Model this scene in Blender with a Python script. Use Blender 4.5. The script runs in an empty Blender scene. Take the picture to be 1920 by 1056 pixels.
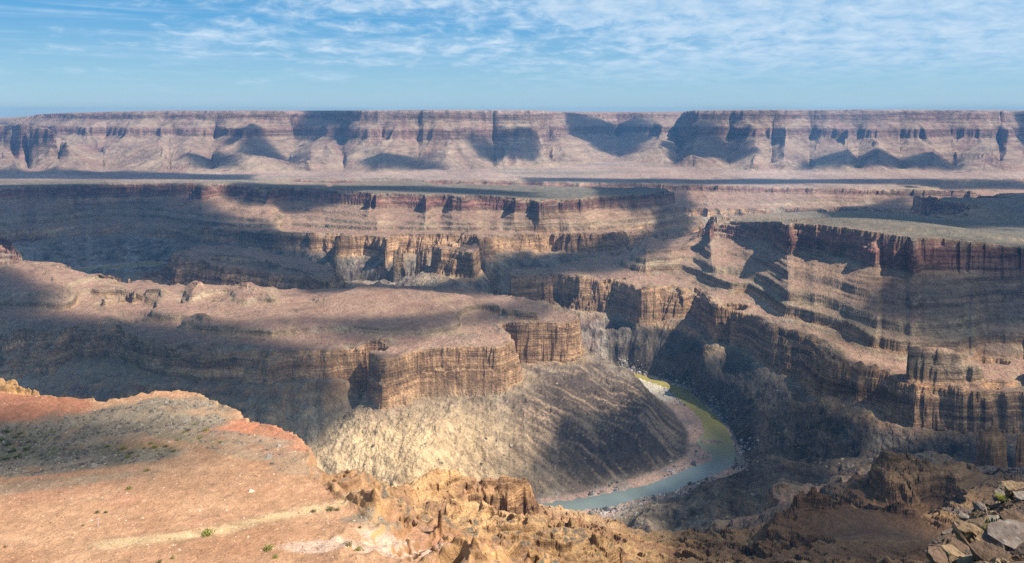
import bpy, bmesh, math, random, time
import numpy as np
T0 = time.time()
random.seed(7)
C = bpy.context.scene.collection
SC = bpy.context.scene

# ---------------------------------------------------------------- camera, sky, sun, exposure
# All measures are metres; the viewer's eye is the origin, z runs down to the river at -600.
F, CX, H0 = 1371.0, 960.0, 207.0        # focal length and horizon of a level view camera with a falling front
cam_d = bpy.data.cameras.new('camera')
cam = bpy.data.objects.new('camera', cam_d); C.objects.link(cam)
cam_d.sensor_width = 36.0
cam_d.lens = 36.0 * F / 1920.0
cam_d.shift_y = -(528.0 - H0) / 1920.0
cam.location = (0, 0, 0)
cam.rotation_euler = (math.radians(90), 0, 0)
cam_d.clip_start = 0.2; cam_d.clip_end = 60000
SC.camera = cam

SUN_EL, SUN_AZ = math.radians(50.0), math.radians(105.0)     # azimuth clockwise from +Y (straight ahead)
SUN = np.array([math.sin(SUN_AZ) * math.cos(SUN_EL), math.cos(SUN_AZ) * math.cos(SUN_EL), math.sin(SUN_EL)])
sd = bpy.data.lights.new('sun', 'SUN'); sd.energy = 5.0; sd.angle = math.radians(0.53); sd.color = (1.0, 0.90, 0.75)
so = bpy.data.objects.new('sun', sd); C.objects.link(so)
from mathutils import Vector
so.rotation_euler = Vector(SUN.tolist()).to_track_quat('Z', 'Y').to_euler()

SC.view_settings.view_transform = 'Standard'
SC.view_settings.look = 'None'
SC.view_settings.exposure = 0.72
SC.view_settings.gamma = 1.0
SC.view_settings.use_curve_mapping = False
SC.render.engine = 'CYCLES'
cy = SC.cycles
cy.use_denoising = False
cy.max_bounces = 4; cy.diffuse_bounces = 2; cy.glossy_bounces = 2; cy.transmission_bounces = 2
cy.volume_bounces = 0; cy.transparent_max_bounces = 24
cy.sample_clamp_indirect = 4.0
cy.use_adaptive_sampling = True; cy.adaptive_threshold = 0.005

def nodes_of(nt):
    N, L = nt.nodes, nt.links
    def n(t, **kw):
        x = N.new(t)
        for k, v in kw.items():
            if k.startswith('i_'):
                x.inputs[k[2:].replace('_', ' ')].default_value = v
            else: setattr(x, k, v)
        return x
    return n, L.new

def math_node(n, L, op, a, b=None, c=None, clamp=False):
    m = n('ShaderNodeMath', operation=op); m.use_clamp = clamp
    for i, v in enumerate((a, b, c)):
        if v is None: continue
        if isinstance(v, (int, float)): m.inputs[i].default_value = v
        else: L(v, m.inputs[i])
    return m.outputs[0]

world = bpy.data.worlds.new('World'); SC.world = world; world.use_nodes = True
world.node_tree.nodes.clear()
def build_world():
    n, L = nodes_of(world.node_tree)
    out = n('ShaderNodeOutputWorld'); bg = n('ShaderNodeBackground'); bg.inputs[1].default_value = 0.051
    sky = n('ShaderNodeTexSky', sky_type='NISHITA'); sky.sun_disc = False
    sky.sun_elevation = SUN_EL; sky.sun_rotation = SUN_AZ
    sky.altitude = 600; sky.air_density = 1.0; sky.dust_density = 0.3; sky.ozone_density = 3.0
    tc = n('ShaderNodeTexCoord'); sp = n('ShaderNodeSeparateXYZ'); L(tc.outputs['Generated'], sp.inputs[0])
    M = lambda *a, **k: math_node(n, L, *a, **k)
    zz = M('MAXIMUM', M('ADD', sp.outputs[2], 0.004), 0.004)
    rp = n('ShaderNodeValToRGB'); L(M('MAXIMUM', sp.outputs[2], 0.0), rp.inputs[0])
    e = rp.color_ramp.elements; e[0].position = 0.0; e[0].color = (4.7, 7.6, 9.4, 1); e[1].position = 1.0; e[1].color = (0.3, 1.0, 2.6, 1)
    for ps, cc in ((0.05, (3.4, 6.9, 9.6, 1)), (0.12, (1.1, 4.9, 9.4, 1)), (0.3, (0.55, 2.2, 5.0, 1))):
        q = e.new(ps); q.color = cc
    hs = n('ShaderNodeMix', data_type='RGBA'); hs.inputs[0].default_value = 0.8; L(sky.outputs[0], hs.inputs[6]); L(rp.outputs[0], hs.inputs[7])
    # the layer sits 1 unit up: a direction meets it at (x/z, y/z)
    u = M('DIVIDE', sp.outputs[0], zz); v = M('DIVIDE', sp.outputs[1], zz)
    cb = n('ShaderNodeCombineXYZ'); L(u, cb.inputs[0]); L(v, cb.inputs[1])
    azim = M('ARCTAN2', sp.outputs[0], sp.outputs[1]); elog = M('LOGARITHM', M('ADD', zz, 0.03), 2.718)
    cbd = n('ShaderNodeCombineXYZ'); L(azim, cbd.inputs[0]); L(elog, cbd.inputs[1])
    def noise(scale, detail, rough, dist=0.0, off=(0, 0, 0), sc=(1, 1, 1)):
        mp = n('ShaderNodeMapping'); mp.inputs['Location'].default_value = off; mp.inputs['Scale'].default_value = sc
        L(cbd.outputs[0], mp.inputs[0])
        t = n('ShaderNodeTexNoise'); t.inputs['Scale'].default_value = scale; t.inputs['Detail'].default_value = detail
        t.inputs['Roughness'].default_value = rough; t.inputs['Distortion'].default_value = dist
        L(mp.outputs[0], t.inputs[0]); return t.outputs[0]
    big = noise(1.0, 3, 0.5, 0.3, (3.1, 1.4, 0), (1.6, 1.8, 1))
    mid = noise(1.0, 5, 0.6, 0.4, (9.0, 4.0, 0), (7, 5.0, 1))
    fine = noise(1.0, 7, 0.62, 0.35, (1.0, 7.0, 0), (26, 10, 1))
    cirr = noise(1.0, 6, 0.62, 0.5, (5.0, 2.3, 0), (2.2, 9, 1))
    # more cloud towards the right-hand side and overhead, fading to clear air near the horizon
    side = M('MULTIPLY', M('DIVIDE', sp.outputs[0], M('MAXIMUM', sp.outputs[1], 0.25)), 0.42)
    cover = M('ADD', big, M('ADD', side, M('MULTIPLY', M('MINIMUM', sp.outputs[2], 0.16), 0.9)))
    cover = M('SUBTRACT', cover, M('MULTIPLY', M('MAXIMUM', M('SUBTRACT', sp.outputs[2], 0.2), 0.0), 0.45))
    f1 = M('ADD', M('MULTIPLY', cover, 1.5), M('ADD', M('MULTIPLY', mid, 0.8), M('MULTIPLY', fine, 0.95)))
    mr = n('ShaderNodeMapRange'); mr.interpolation_type = 'SMOOTHSTEP'
    mr.inputs['From Min'].default_value = 1.46; mr.inputs['From Max'].default_value = 1.96
    L(f1, mr.inputs['Value'])
    m2 = n('ShaderNodeMapRange'); m2.interpolation_type = 'SMOOTHSTEP'
    m2.inputs['From Min'].default_value = 0.44; m2.inputs['From Max'].default_value = 0.66; m2.inputs['To Max'].default_value = 0.5
    L(cirr, m2.inputs['Value'])
    m3 = n('ShaderNodeMapRange'); m3.interpolation_type = 'SMOOTHSTEP'
    m3.inputs['From Min'].default_value = 0.018; m3.inputs['From Max'].default_value = 0.085
    m3.inputs['To Min'].default_value = 0.05; m3.inputs['To Max'].default_value = 0.85
    L(sp.outputs[2], m3.inputs['Value'])
    fac = M('MULTIPLY', M('MAXIMUM', mr.outputs[0], m2.outputs[0]), m3.outputs[0], clamp=True)
    # small far cumulus low over the rim
    cb2 = n('ShaderNodeCombineXYZ'); L(M('MULTIPLY', M('DIVIDE', sp.outputs[0], M('MAXIMUM', sp.outputs[1], 0.05)), 9.0), cb2.inputs[0]); L(M('MULTIPLY', sp.outputs[2], 38.0), cb2.inputs[1])
    pf = n('ShaderNodeTexNoise'); pf.inputs['Scale'].default_value = 1.0; pf.inputs['Detail'].default_value = 6; pf.inputs['Roughness'].default_value = 0.6; L(cb2.outputs[0], pf.inputs[0])
    m5 = n('ShaderNodeMapRange'); m5.interpolation_type = 'SMOOTHSTEP'; m5.inputs['From Min'].default_value = 0.50; m5.inputs['From Max'].default_value = 0.70; m5.inputs['To Max'].default_value = 0.55; L(pf.outputs[0], m5.inputs['Value'])
    band = M('MULTIPLY', M('MULTIPLY', M('SUBTRACT', sp.outputs[2], 0.012), 40.0, clamp=True), M('SUBTRACT', 1.0, M('MULTIPLY', M('SUBTRACT', sp.outputs[2], 0.05), 30.0, clamp=True)), clamp=True)
    fac = M('MAXIMUM', fac, M('MULTIPLY', m5.outputs[0], band), clamp=True)
    # brightness of the cloudlets themselves varies with their thickness
    m4 = n('ShaderNodeMapRange'); m4.inputs['From Min'].default_value = 0.35; m4.inputs['From Max'].default_value = 0.7
    L(fine, m4.inputs['Value'])
    mc = n('ShaderNodeMix', data_type='RGBA'); L(m4.outputs[0], mc.inputs[0])
    mc.inputs[6].default_value = (4.2, 7.0, 10.0, 1); mc.inputs[7].default_value = (8.2, 9.8, 11.4, 1)
    mx = n('ShaderNodeMix', data_type='RGBA'); L(fac, mx.inputs[0]); L(hs.outputs[2], mx.inputs[6]); L(mc.outputs[2], mx.inputs[7])
    L(mx.outputs[2], bg.inputs[0]); L(bg.outputs[0], out.inputs[0])
build_world()

# ---------------------------------------------------------------- noise
rng = np.random.RandomState(11)
PERM = rng.permutation(1024).astype(np.int32); PERM = np.concatenate([PERM, PERM])
ANG = rng.rand(1024).astype(np.float32) * 6.2832
GX, GY = np.cos(ANG), np.sin(ANG)
def noise2(x, y):
    x = np.asarray(x, np.float32); y = np.asarray(y, np.float32)
    xf = np.floor(x); yf = np.floor(y)
    xi = xf.astype(np.int32) & 1023; yi = yf.astype(np.int32) & 1023
    fx = x - xf; fy = y - yf
    u = fx * fx * (3 - 2 * fx); v = fy * fy * (3 - 2 * fy)
    x1 = (xi + 1) & 1023; y1 = (yi + 1) & 1023
    p0 = PERM[xi]; p1 = PERM[x1]
    def g(p, yy, dx, dy):
        h = PERM[p + yy]; return GX[h] * dx + GY[h] * dy
    a = g(p0, yi, fx, fy); b = g(p1, yi, fx - 1, fy)
    c = g(p0, y1, fx, fy - 1); d = g(p1, y1, fx - 1, fy - 1)
    a += (b - a) * u; c += (d - c) * u
    return (a + (c - a) * v) * 1.5
def fbm(x, y, wl, octs, rough=0.5, seed=0.0, ridged=False):
    out = 0; amp = 1.0; tot = 0
    for o in range(octs):
        k = (2.0 ** o) / wl
        nn = noise2(x * k + seed * 17.3 + o * 5.7, y * k + seed * 9.1 - o * 3.3)
        if ridged: nn = 1 - 2 * np.abs(nn)
        out = out + nn * amp; tot += amp; amp *= rough
    return out / tot
def blocks(x, y, size, seed=0):
    '''joint blocks: one value per wobbly rectangular cell'''
    wx_ = 0.45 * noise2(x / (size * 2.1) + seed, y / (size * 2.1)); wy_ = 0.45 * noise2(x / (size * 2.1), y / (size * 2.1) + seed + 9)
    a = np.floor((0.86 * x + 0.5 * y) / size + wx_ + seed).astype(np.int32); b = np.floor((-0.5 * x + 0.86 * y) / (size * 1.4) + wy_ + 0.37 * a).astype(np.int32)
    return PERM[PERM[a & 1023] + (b & 1023)].astype(np.float32) / 511.5 - 1
def smooth(x, a, b):
    t = np.clip((x - a) / (b - a), 0, 1); return t * t * (3 - 2 * t)

# ---------------------------------------------------------------- the lie of the strata
def zM(X, Y):
    g = np.exp(-(((X + 650) / 330.0) ** 2 + ((Y - 2150) / 260.0) ** 2))
    return -430 - 70 * smooth(Y, 2400, 3200) - 25 * smooth(Y, 3300, 4300) - 25 * g - 26 * np.exp(-(((X - 800) / 330.0) ** 2 + ((Y - 1260) / 190.0) ** 2))
def zP(X, Y):
    g = np.exp(-(((X - 800) / 450.0) ** 2 + ((Y - 1600) / 450.0) ** 2))
    return -340 + 85 * g - 12 * smooth(Y, 2500, 3300) - 84 * smooth(Y, 3620, 4000)
def z_of_u(u, X, Y):
    m, p = zM(X, Y), zP(X, Y)
    lo = -600 + u / 170.0 * (m + 600)
    mid = m + (u - 170) / 90.0 * (p - m)
    return np.where(u < 170, lo, np.where(u < 260, mid, p + (u - 260)))
def u_of_z(z, X, Y):
    m, p = zM(X, Y), zP(X, Y)
    return np.where(z < m, (z + 600) / (m + 600) * 170, np.where(z < p, 170 + (z - m) / (p - m) * 90, 260 + z - p))

LINES = []      # arrays of (X, Y, u)
def lz(z, pts):                 # points seen at (px, py) at a known height
    out = []
    for p in pts:
        zz = p[2] if len(p) > 2 else z
        Y = -zz * F / (p[1] - H0); X = (p[0] - CX) / F * Y
        out.append((X, Y, float(u_of_z(zz, X, Y))))
    LINES.append(out)
def lu(u, pts):                 # points of a known stratum
    out = []
    for p in pts:
        uu = p[2] if len(p) > 2 else u
        z = -450.0
        for _ in range(60):
            Y = -z * F / (p[1] - H0); X = (p[0] - CX) / F * Y
            z = 0.6 * z + 0.4 * float(z_of_u(np.float64(uu), X, Y))
        out.append((X, Y, uu))
    LINES.append(out)
def lf(u, z, pts):              # points of a known stratum at a known height
    LINES.append([((px - CX) / F * (-z * F / (py - H0)), -z * F / (py - H0), u) for px, py in pts])
def ly(pts):                    # points at a known distance
    out = []
    for px, py, Y in pts:
        X = (px - CX) / F * Y; z = -(py - H0) / F * Y
        out.append((X, Y, float(u_of_z(z, X, Y))))
    LINES.append(out)
def lg(pts, as_u=False):        # points on the plan
    LINES.append([(X, Y, float(z) if as_u else float(u_of_z(z, X, Y))) for X, Y, z in pts])

# river banks
RL = [(1013,944),(1080,936),(1150,922),(1200,914),(1239,900),(1294,876),(1334,866),(1338,855),(1318,842),(1306,829),(1322,809),(1314,786),(1290,762),(1265,742),(1255,728),(1225,716),(1185,704),(1160,697)]
RR = [(1033,960),(1090,956),(1143,951),(1200,933),(1255,924),(1294,908),(1336,892),(1373,874),(1381,853),(1374,825),(1357,794),(1342,778),(1330,766),(1302,744),(1296,730),(1250,718),(1200,702),(1168,694)]
def plan(px, py, z=-600.0):
    Y = -z * F / (py - H0); return np.array([(px - CX) / F * Y, Y])
RLp = [plan(*p) for p in RL]; RRp = [plan(*p) for p in RR]
def ribbon(cs, w):
    l, r = [], []
    for i, c in enumerate(cs):
        d = cs[min(i + 1, len(cs) - 1)] - cs[max(i - 1, 0)]; d = d / np.linalg.norm(d); nrm = np.array([-d[1], d[0]])
        l.append(c + nrm * w); r.append(c - nrm * w)
    return l, r
up = [plan(*p) for p in [(1080,704),(985,690),(912,648),(915,602),(947,564),(890,551),(800,553),(640,546),(480,519),(346,497),(270,494),(180,503),(20,520),(-150,530)]]
ul, ur = ribbon(up, 24)
dn = [np.array(p, float) for p in [(-900,800),(-600,900),(-330,980),(-100,1070)]]
dl, dr = ribbon(dn, 20)
RIV_L = dl + RLp + ul; RIV_R = dr + RRp + ur
LINES.append([(a[0], a[1], 0.0) for a in RIV_L]); LINES.append([(a[0], a[1], 0.0) for a in RIV_R])
LINES.append([((a[0] + b[0]) / 2, (a[1] + b[1]) / 2, -9.0) for a, b in zip(RIV_L, RIV_R)])

# left far wall, far mesa, the canyon behind it
lf(258, -352, [(-330,358),(-150,355),(0,352),(100,349),(200,346),(330,344),(400,344),(440,347),(550,352),(640,358),(740,364),(830,366),(950,372),(1000,377),(1015,385),(1030,382),(1060,378),(1120,370),(1200,366),(1250,360),(1262,356),(1255,352.5),(1100,349.5),(900,347),(700,344),(560,341)])
lf(268, -343, [(-330,347),(0,342),(200,338.5),(400,338),(470,340)])
lu(264, [(700,355),(900,362),(1100,362),(1200,359)])
lu(170, [(-330,452),(-150,440),(0,430),(100,425),(180,418),(270,417),(340,425),(420,432),(520,436),(590,437)])
lg([(850,2700,110),(1050,2700,120),(1350,2900,120)], True)
lf(258, -434, [(2150,358),(1920,357),(1700,355),(1500,352),(1340,347.5),(1250,344.5),(1100,341),(900,338),(640,335),(560,336)])
lf(170, -520, [(1280,394),(1400,391),(1500,389),(1700,388),(1920,386),(2150,386)])
lg([(-17,2330,20),(150,2430,35),(350,2500,40),(560,2680,50),(800,2950,50),(1100,3300,50),(1500,3560,50),(2700,3560,50)], True)
lg([(1100,3400,80),(850,3850,110),(0,4150,160),(-800,4250,190),(-1250,4250,215)], True)
# spur of the far mesa and its lower rim
lu(170, [(636,443),(680,439),(731,443),(722,456),(775,459),(799,459),(827,463),(878,465),(886,478),(893,470),(900,447),(950,440),(1000,437),(1060,437),(1130,437),(1200,432),(1300,424)])
# detached butte in the middle distance
lu(170, [(357,476),(400,490),(440,499),(500,506),(560,514),(600,523),(618,531),(622,510),(600,494),(550,478),(450,466),(390,463),(357,476)])
lu(185, [(400,478),(480,485),(560,498),(600,510)])
lg([(-1350,1930,60),(-1100,1900,50),(-850,1870,45),(-500,1850,45),(-250,1860,40),(-90,1900,15)], True)
# left shoulder
lz(0, [(-250,455,-325),(-100,462,-335),(0,468,-350),(65,478,-362),(130,488,-375),(220,503,-385)])
lz(0, [(-200,440,-340),(0,442,-345),(60,470,-365)])
# central mesa: lower rim, round the back, and its tops
CM = [(-330,575),(-150,580),(40,586),(91,594),(150,598),(219,602),(302,632),(346,634),(420,640),(477,648),(545,658),(556,654),(640,654),(690,655),(716,672),(735,668),(759,662),(791,651),(820,648),(850,650),(857,645),(862,634),(876,633),(884,644),(892,651),(908,652),(930,652),(948,650),(956,644),(950,634),(930,620),(905,604),(895,597),(940,594),(1000,596),(1040,604),(1065,602),(1070,592),(1060,586),(1020,572),(980,560),(930,552),(840,540),(700,538),(560,540),(470,537),(350,535),(250,520),(100,505),(0,495),(-150,490),(-330,490)]
lz(-430, CM)
lz(-497, [(958,680),(985,684),(1030,687),(1075,674)])
ly([(717,708,1236),(760,718,1264),(800,729,1298),(850,725,1298),(880,729,1298),(925,722,1296),(958,712,1300),(968,700,1330)])
lz(-597.5, [(1165,705),(1195,719),(1225,734),(1250,751),(1275,776),(1298,802)]); lz(-597, [(1310,846),(1290,864),(1240,884),(1180,903),(1110,924)])
lz(-393, [(600,552),(680,531),(771,537),(839,549)])
lz(-406, [(425,594),(480,604),(535,608),(600,600),(680,597),(760,602),(850,597)])
lz(-399, [(520,580),(620,572),(720,575),(820,575)])
lz(-411, [(420,580),(520,566),(590,560)])
lz(-406, [(110,556),(200,551),(318,536)]); lz(-406, [(278,576),(398,556),(500,566)])
lz(-405, [(900,562),(960,577),(1010,580)])
lz(-420, [(846,640),(890,640),(930,642)])
lz(-415, [(700,628),(800,622),(860,615)])
lz(-388, [(374,531),(457,534),(520,547)])
lz(-410, [(230,585),(350,595),(450,612)])
lz(-385, [(200,537),(247,527),(318,529)])
lz(-390, [(-300,520),(-100,520),(0,522),(100,530)])
# right mesa: rim, back rim with its side canyon, plateau
lu(258, [(1336,408),(1350,408),(1420,415),(1500,422),(1560,429),(1640,441),(1700,447),(1800,456),(1920,469),(2150,500)])
lu(258, [(1336,408),(1345,405),(1420,402.5),(1500,400),(1600,397),(1680,400),(1760,411),(1850,416),(1905,408),(1880,397),(1800,381),(1740,375.5),(1718,375),(1712,368),(1800,363.5),(1920,362.5),(2150,362.5)])
lu(268, [(1400,409),(1500,411),(1600,414),(1700,426),(1850,440),(2100,460)])
lu(268, [(1770,370),(1850,371),(2000,374),(2100,395)])
lu(205, [(1640,413),(1720,414),(1800,402)])
lz(0, [(1320,418,-322),(1250,455,-355),(1200,477,-387),(1140,500,-424)])
lz(-405, [(1188,458),(1216,448),(1252,445),(1276,447)])
lu(170, [(966,522),(975,515),(1010,513),(1060,509),(1128,513),(1137,519),(1186,517),(1200,545),(1216,520),(1240,516),(1268,522),(1280,545),(1300,530),(1335,545),(1345,572),(1388,585),(1430,593),(1440,610),(1465,612),(1508,620),(1530,632),(1580,645),(1586,683),(1655,683),(1690,700),(1712,697),(1760,688),(1850,690),(1920,694),(2150,705)])
lu(170, [(966,522),(968,508),(1000,503),(1060,497),(1110,490),(1150,480),(1180,470),(1240,456),(1300,441),(1322,432)])
lu(205, [(1700,650),(1800,655),(1900,650),(2100,650)])
lu(120, [(1325,640),(1360,625),(1391,618)])
# tributary on the right
lz(0, [(1385,878,-598),(1500,878,-585),(1620,876,-566),(1745,872,-546),(1850,862,-530),(1980,850,-515)])
lz(0, [(850,732,-481),(822,790,-497),(785,850,-518),(735,905,-546)]); lz(0, [(712,700,-486),(655,765,-512),(605,835,-537),(560,900,-566)])
lz(0, [(985,720,-486),(1100,775,-530),(1200,820,-562)])
# mounds between the river and the viewer, right
ly([(1385,893,1188),(1424,877,1150),(1500,884,1105),(1594,896,1050)])
ly([(1346,930,1000),(1424,924,960),(1500,926,930),(1600,920,870)])
ly([(1290,985,800),(1369,972,780),(1430,965,740)])
ly([(1180,1060,660),(1300,1062,620),(1420,1062,560)])
lz(0, [(1100,965,-599),(1170,978,-585),(1210,988,-560),(1240,1010,-520),(1262,1050,-470)])
ly([(1400,1010,560),(1500,1012,560),(1650,1003,540),(1780,1012,520)])
# lit slope running down from the pinnacles
ly([(990,922,452),(1013,951,475),(1045,967,500),(1100,985,560),(1160,1015,620),(1240,1052,680),(1300,1085,740)])
# near pinnacles
ly([(710,931,400),(757,903,420),(796,899,440),(812,888,450),(836,884,450),(865,900,450),(880,918,450)])
ly([(893,924,448),(905,914,450),(922,908,450),(962,914,450),(970,908,450),(984,918,450)])
ly([(880,985,436),(893,992,435),(930,990,434),(981,988,438),(990,960,446)])
ly([(820,1000,330),(870,1004,330),(934,1001,332),(985,998,334),(1033,995,335),(1060,1016,335),(1090,1012,335),(1112,1002,335),(1136,1008,335)])
ly([(840,1080,318),(900,1078,318),(1000,1080,318),(1150,1090,318),(1165,1050,340)])
ly([(1650,853,620),(1684,846,620),(1694,858,617),(1700,868,614),(1743,878,610),(1751,889,610),(1783,884,610),(1840,888,620)])
ly([(1598,900,640),(1612,925,612),(1640,945,590),(1700,958,580),(1760,962,590)])
ly([(1600,892,690),(1700,882,700),(1800,890,700)])
ly([(1833,803,750),(1850,796,750),(1875,813,750)])
ly([(1820,872,744),(1835,880,735),(1850,885,727),(1882,880,730),(1888,850,760)])
ly([(1815,855,800),(1880,850,800)])
ly([(1899,816,760),(1945,812,760),(2000,815,760)])
ly([(1893,862,748),(1940,875,742),(2000,880,742)])
ly([(1900,895,600),(2050,885,600),(2150,880,600)])
# dipping ridge, bottom right
ly([(1436,990,440),(1453,958,450),(1484,956,450),(1492,945,452),(1503,936,455),(1543,947,450),(1586,934,455),(1673,951,450),(1783,994,430),(1880,1010,420)])
ly([(1395,1005,470),(1425,1062,430)])
ly([(1440,1072,371),(1600,1062,371),(1750,1062,371),(1950,1062,371),(2150,1062,371)])
# foreground plateau
EDGE = [(-330,724),(-150,728),(0,732),(114,746),(160,748),(189,754),(246,744),(331,729),(367,737),(406,753),(452,773),(456,785),(498,794),(548,812),(580,833),(584,872),(584,908),(623,915),(630,936),(660,948),(702,969),(737,979),(773,1004),(851,1018),(899,1036),(940,1066)]
lz(-103, EDGE)
EDGEp = [plan(p[0], p[1], -103.0) for p in EDGE]
lz(0, [(-330,1056,-94),(0,1056,-95),(500,1056,-96),(880,1064,-98)])
lz(0, [(-330,900,-99),(0,900,-99.5),(300,900,-100),(520,900,-101)])
lz(0, [(-330,800,-104),(0,805,-104.5),(100,815,-104)])
lz(0, [(230,765,-102.0),(300,760,-101),(380,770,-102)])
lg([(-560,330,-190),(-400,335,-190),(-250,330,-190),(-150,300,-180),(-95,262,-155),(-70,240,-135)])
ly([(592,880,216),(625,895,226),(670,925,240),(700,946,256),(735,985,262)])
ly([(-200,690,440),(-100,700,420),(0,708,405),(40,713,400),(75,732,395)])
lg([(-1000,900,-550),(-700,960,-560)])
lg([(-110,110,-88),(0,110,-84),(100,110,-88)])
lg([(30,165,-122),(80,160,-120),(140,165,-122)]); lg([(60,250,-175),(150,260,-185),(250,270,-190)])
# far plain and escarpment
lg([(-4300,4850,263),(-2000,4750,263),(0,4850,263),(2000,4750,263),(4400,4850,263)], True)
BASE = [(-330,5200),(0,5100),(200,5000),(330,5050),(450,5150),(560,5300),(660,5150),(800,5200),(950,5350),(1060,5800),(1130,6200),(1200,5900),(1290,5550),(1400,5300),(1520,5250),(1600,5100),(1800,5200),(1960,5200),(2150,5200)]
LINES.append([((p - CX) / F * (Y - 150), Y - 150, 267.0) for p, Y in BASE])
RIM = [(-330,214,7400),(-150,218,7600),(0,220,7600),(130,210,7000),(330,205.5,6600),(520,206,6400),(560,206.5,6900),(600,206.5,6800),(680,205.5,6000),(860,204,5850),(1000,205,5950),(1040,208,6900),(1150,209.5,7700),(1280,209,7500),(1300,206,6600),(1400,204.5,6350),(1600,204,6200),(1880,205,6200),(1895,207,6800),(1930,206,6400),(2150,206,6300)]
ly(RIM)
ly([(p, y, Y + 420) for p, y, Y in RIM]); ly([(p, y + .3, 9400) for p, y, Y in RIM])
ly([(-100,228,5700),(0,228,5600),(60,232,5500),(130,262,5350)])
re_ = random.Random(12)
rp = [p for p, _, _ in RIM]; rY = [Y for _, _, Y in RIM]; bp_ = [p for p, _ in BASE]; bY = [Y for _, Y in BASE]
ridges = [-290, -150, 20, 110, 300, 350, 470, 600, 720, 850, 1000, 1060, 1230, 1310, 1430, 1475, 1590, 1640, 1750, 1850, 1885, 2000, 2130]
for i, p in enumerate(ridges):
    big_ = re_.uniform(0.6, 1.0); sh = re_.uniform(-30, 20)
    yb = np.interp(p, bp_, bY) - 90; yr = np.interp(p, rp, rY) - 60
    LINES.append([((p + sh * (1 - f) - CX) / F * (yb + (yr - yb) * f), yb + (yr - yb) * f, 283 + 350 * big_ ** 0.6 * (f ** 1.15) + 14 * math.sin(9 * f + i)) for f in np.linspace(0.02, 0.93, 12)])
    if i:
        q = (p + ridges[i - 1]) / 2 + re_.uniform(-12, 12); yb = np.interp(q, bp_, bY) + 60; yr = np.interp(q, rp, rY) + re_.uniform(0, 110)
        LINES.append([((q - CX) / F * (yb + (yr - yb) * f), yb + (yr - yb) * f, 272 + 335 * f ** 1.9) for f in np.linspace(0.0, 0.88, 12)])

# ---------------------------------------------------------------- interpolation on a grid of (log distance, slope of the bearing)
TMAX = 0.82; Y0, Y1 = 106.0, 9400.0
LV0, LV1 = math.log(Y0), math.log(Y1)
def solve(levels):
    cur = None
    for (nr, nc) in levels:
        acc = np.zeros((nr, nc)); cnt = np.zeros((nr, nc))
        for ln in LINES:
            for (a, b) in zip(ln[:-1], ln[1:]):
                la, lb = math.log(max(a[1], 1)), math.log(max(b[1], 1)); ta, tb = a[0] / a[1], b[0] / b[1]
                k = int(max(abs(la - lb) / (LV1 - LV0) * nr, abs(ta - tb) / (2 * TMAX) * nc) * 1.6) + 2
                w = np.linspace(0, 1, k)
                X = a[0] + (b[0] - a[0]) * w; Y = a[1] + (b[1] - a[1]) * w; U = a[2] + (b[2] - a[2]) * w
                r = (np.log(Y) - LV0) / (LV1 - LV0) * (nr - 1); c = (X / Y + TMAX) / (2 * TMAX) * (nc - 1)
                r = np.round(r).astype(int); c = np.round(c).astype(int)
                ok = (r >= 0) & (r < nr) & (c >= 0) & (c < nc)
                np.add.at(acc, (r[ok], c[ok]), U[ok]); np.add.at(cnt, (r[ok], c[ok]), 1)
        fix = cnt > 0; val = np.where(fix, acc / np.maximum(cnt, 1), 0)
        if cur is None: cur = np.full((nr, nc), val[fix].mean())
        else:
            rr = np.linspace(0, cur.shape[0] - 1, nr); cc = np.linspace(0, cur.shape[1] - 1, nc)
            cur = bil(cur, *np.meshgrid(rr, cc, indexing='ij'))
        h1 = (LV1 - LV0) / (nr - 1); h2 = 2 * TMAX / (nc - 1)
        w1, w2 = 1 / h1 ** 2, 1 / h2 ** 2; s = 2 * (w1 + w2); w1 /= s; w2 /= s
        cur[fix] = val[fix]
        for it in range(260 if nr < 500 else 160):
            p = np.pad(cur, 1, mode='edge')
            new = w1 * (p[:-2, 1:-1] + p[2:, 1:-1]) + w2 * (p[1:-1, :-2] + p[1:-1, 2:])
            new[fix] = val[fix]; cur = new
    return cur
def bil(g, r, c):
    nr, nc = g.shape
    r = np.clip(r, 0, nr - 1.001); c = np.clip(c, 0, nc - 1.001)
    ri = r.astype(np.int32); ci = c.astype(np.int32); fr = (r - ri).astype(np.float32); fc = (c - ci).astype(np.float32)
    flat = g.ravel(); i = ri * nc + ci
    a = flat[i]; b = flat[i + 1]; c0 = flat[i + nc]; d = flat[i + nc + 1]
    a = a + (b - a) * fc; c0 = c0 + (d - c0) * fc
    return a + (c0 - a) * fr
US = solve([(22, 19), (44, 38), (88, 75), (175, 150), (350, 300), (700, 600)]).astype(np.float32)
print('solved', round(time.time() - T0, 1))

NR, NC = 1900, 1180
lv = np.linspace(LV0, LV1, NR); tt = np.linspace(-TMAX, TMAX, NC)
YG = np.repeat(np.exp(lv)[:, None], NC, 1).astype(np.float32); XG = (YG * tt[None, :]).astype(np.float32)
def rc(X, Y, nr, nc):
    return (np.log(np.maximum(Y, 1.0)) - LV0) / (LV1 - LV0) * (nr - 1), (X / Y + TMAX) / (2 * TMAX) * (nc - 1)
def sampleG(g, X, Y):
    r, c = rc(X, Y, *g.shape); return bil(g, r, c)

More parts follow.
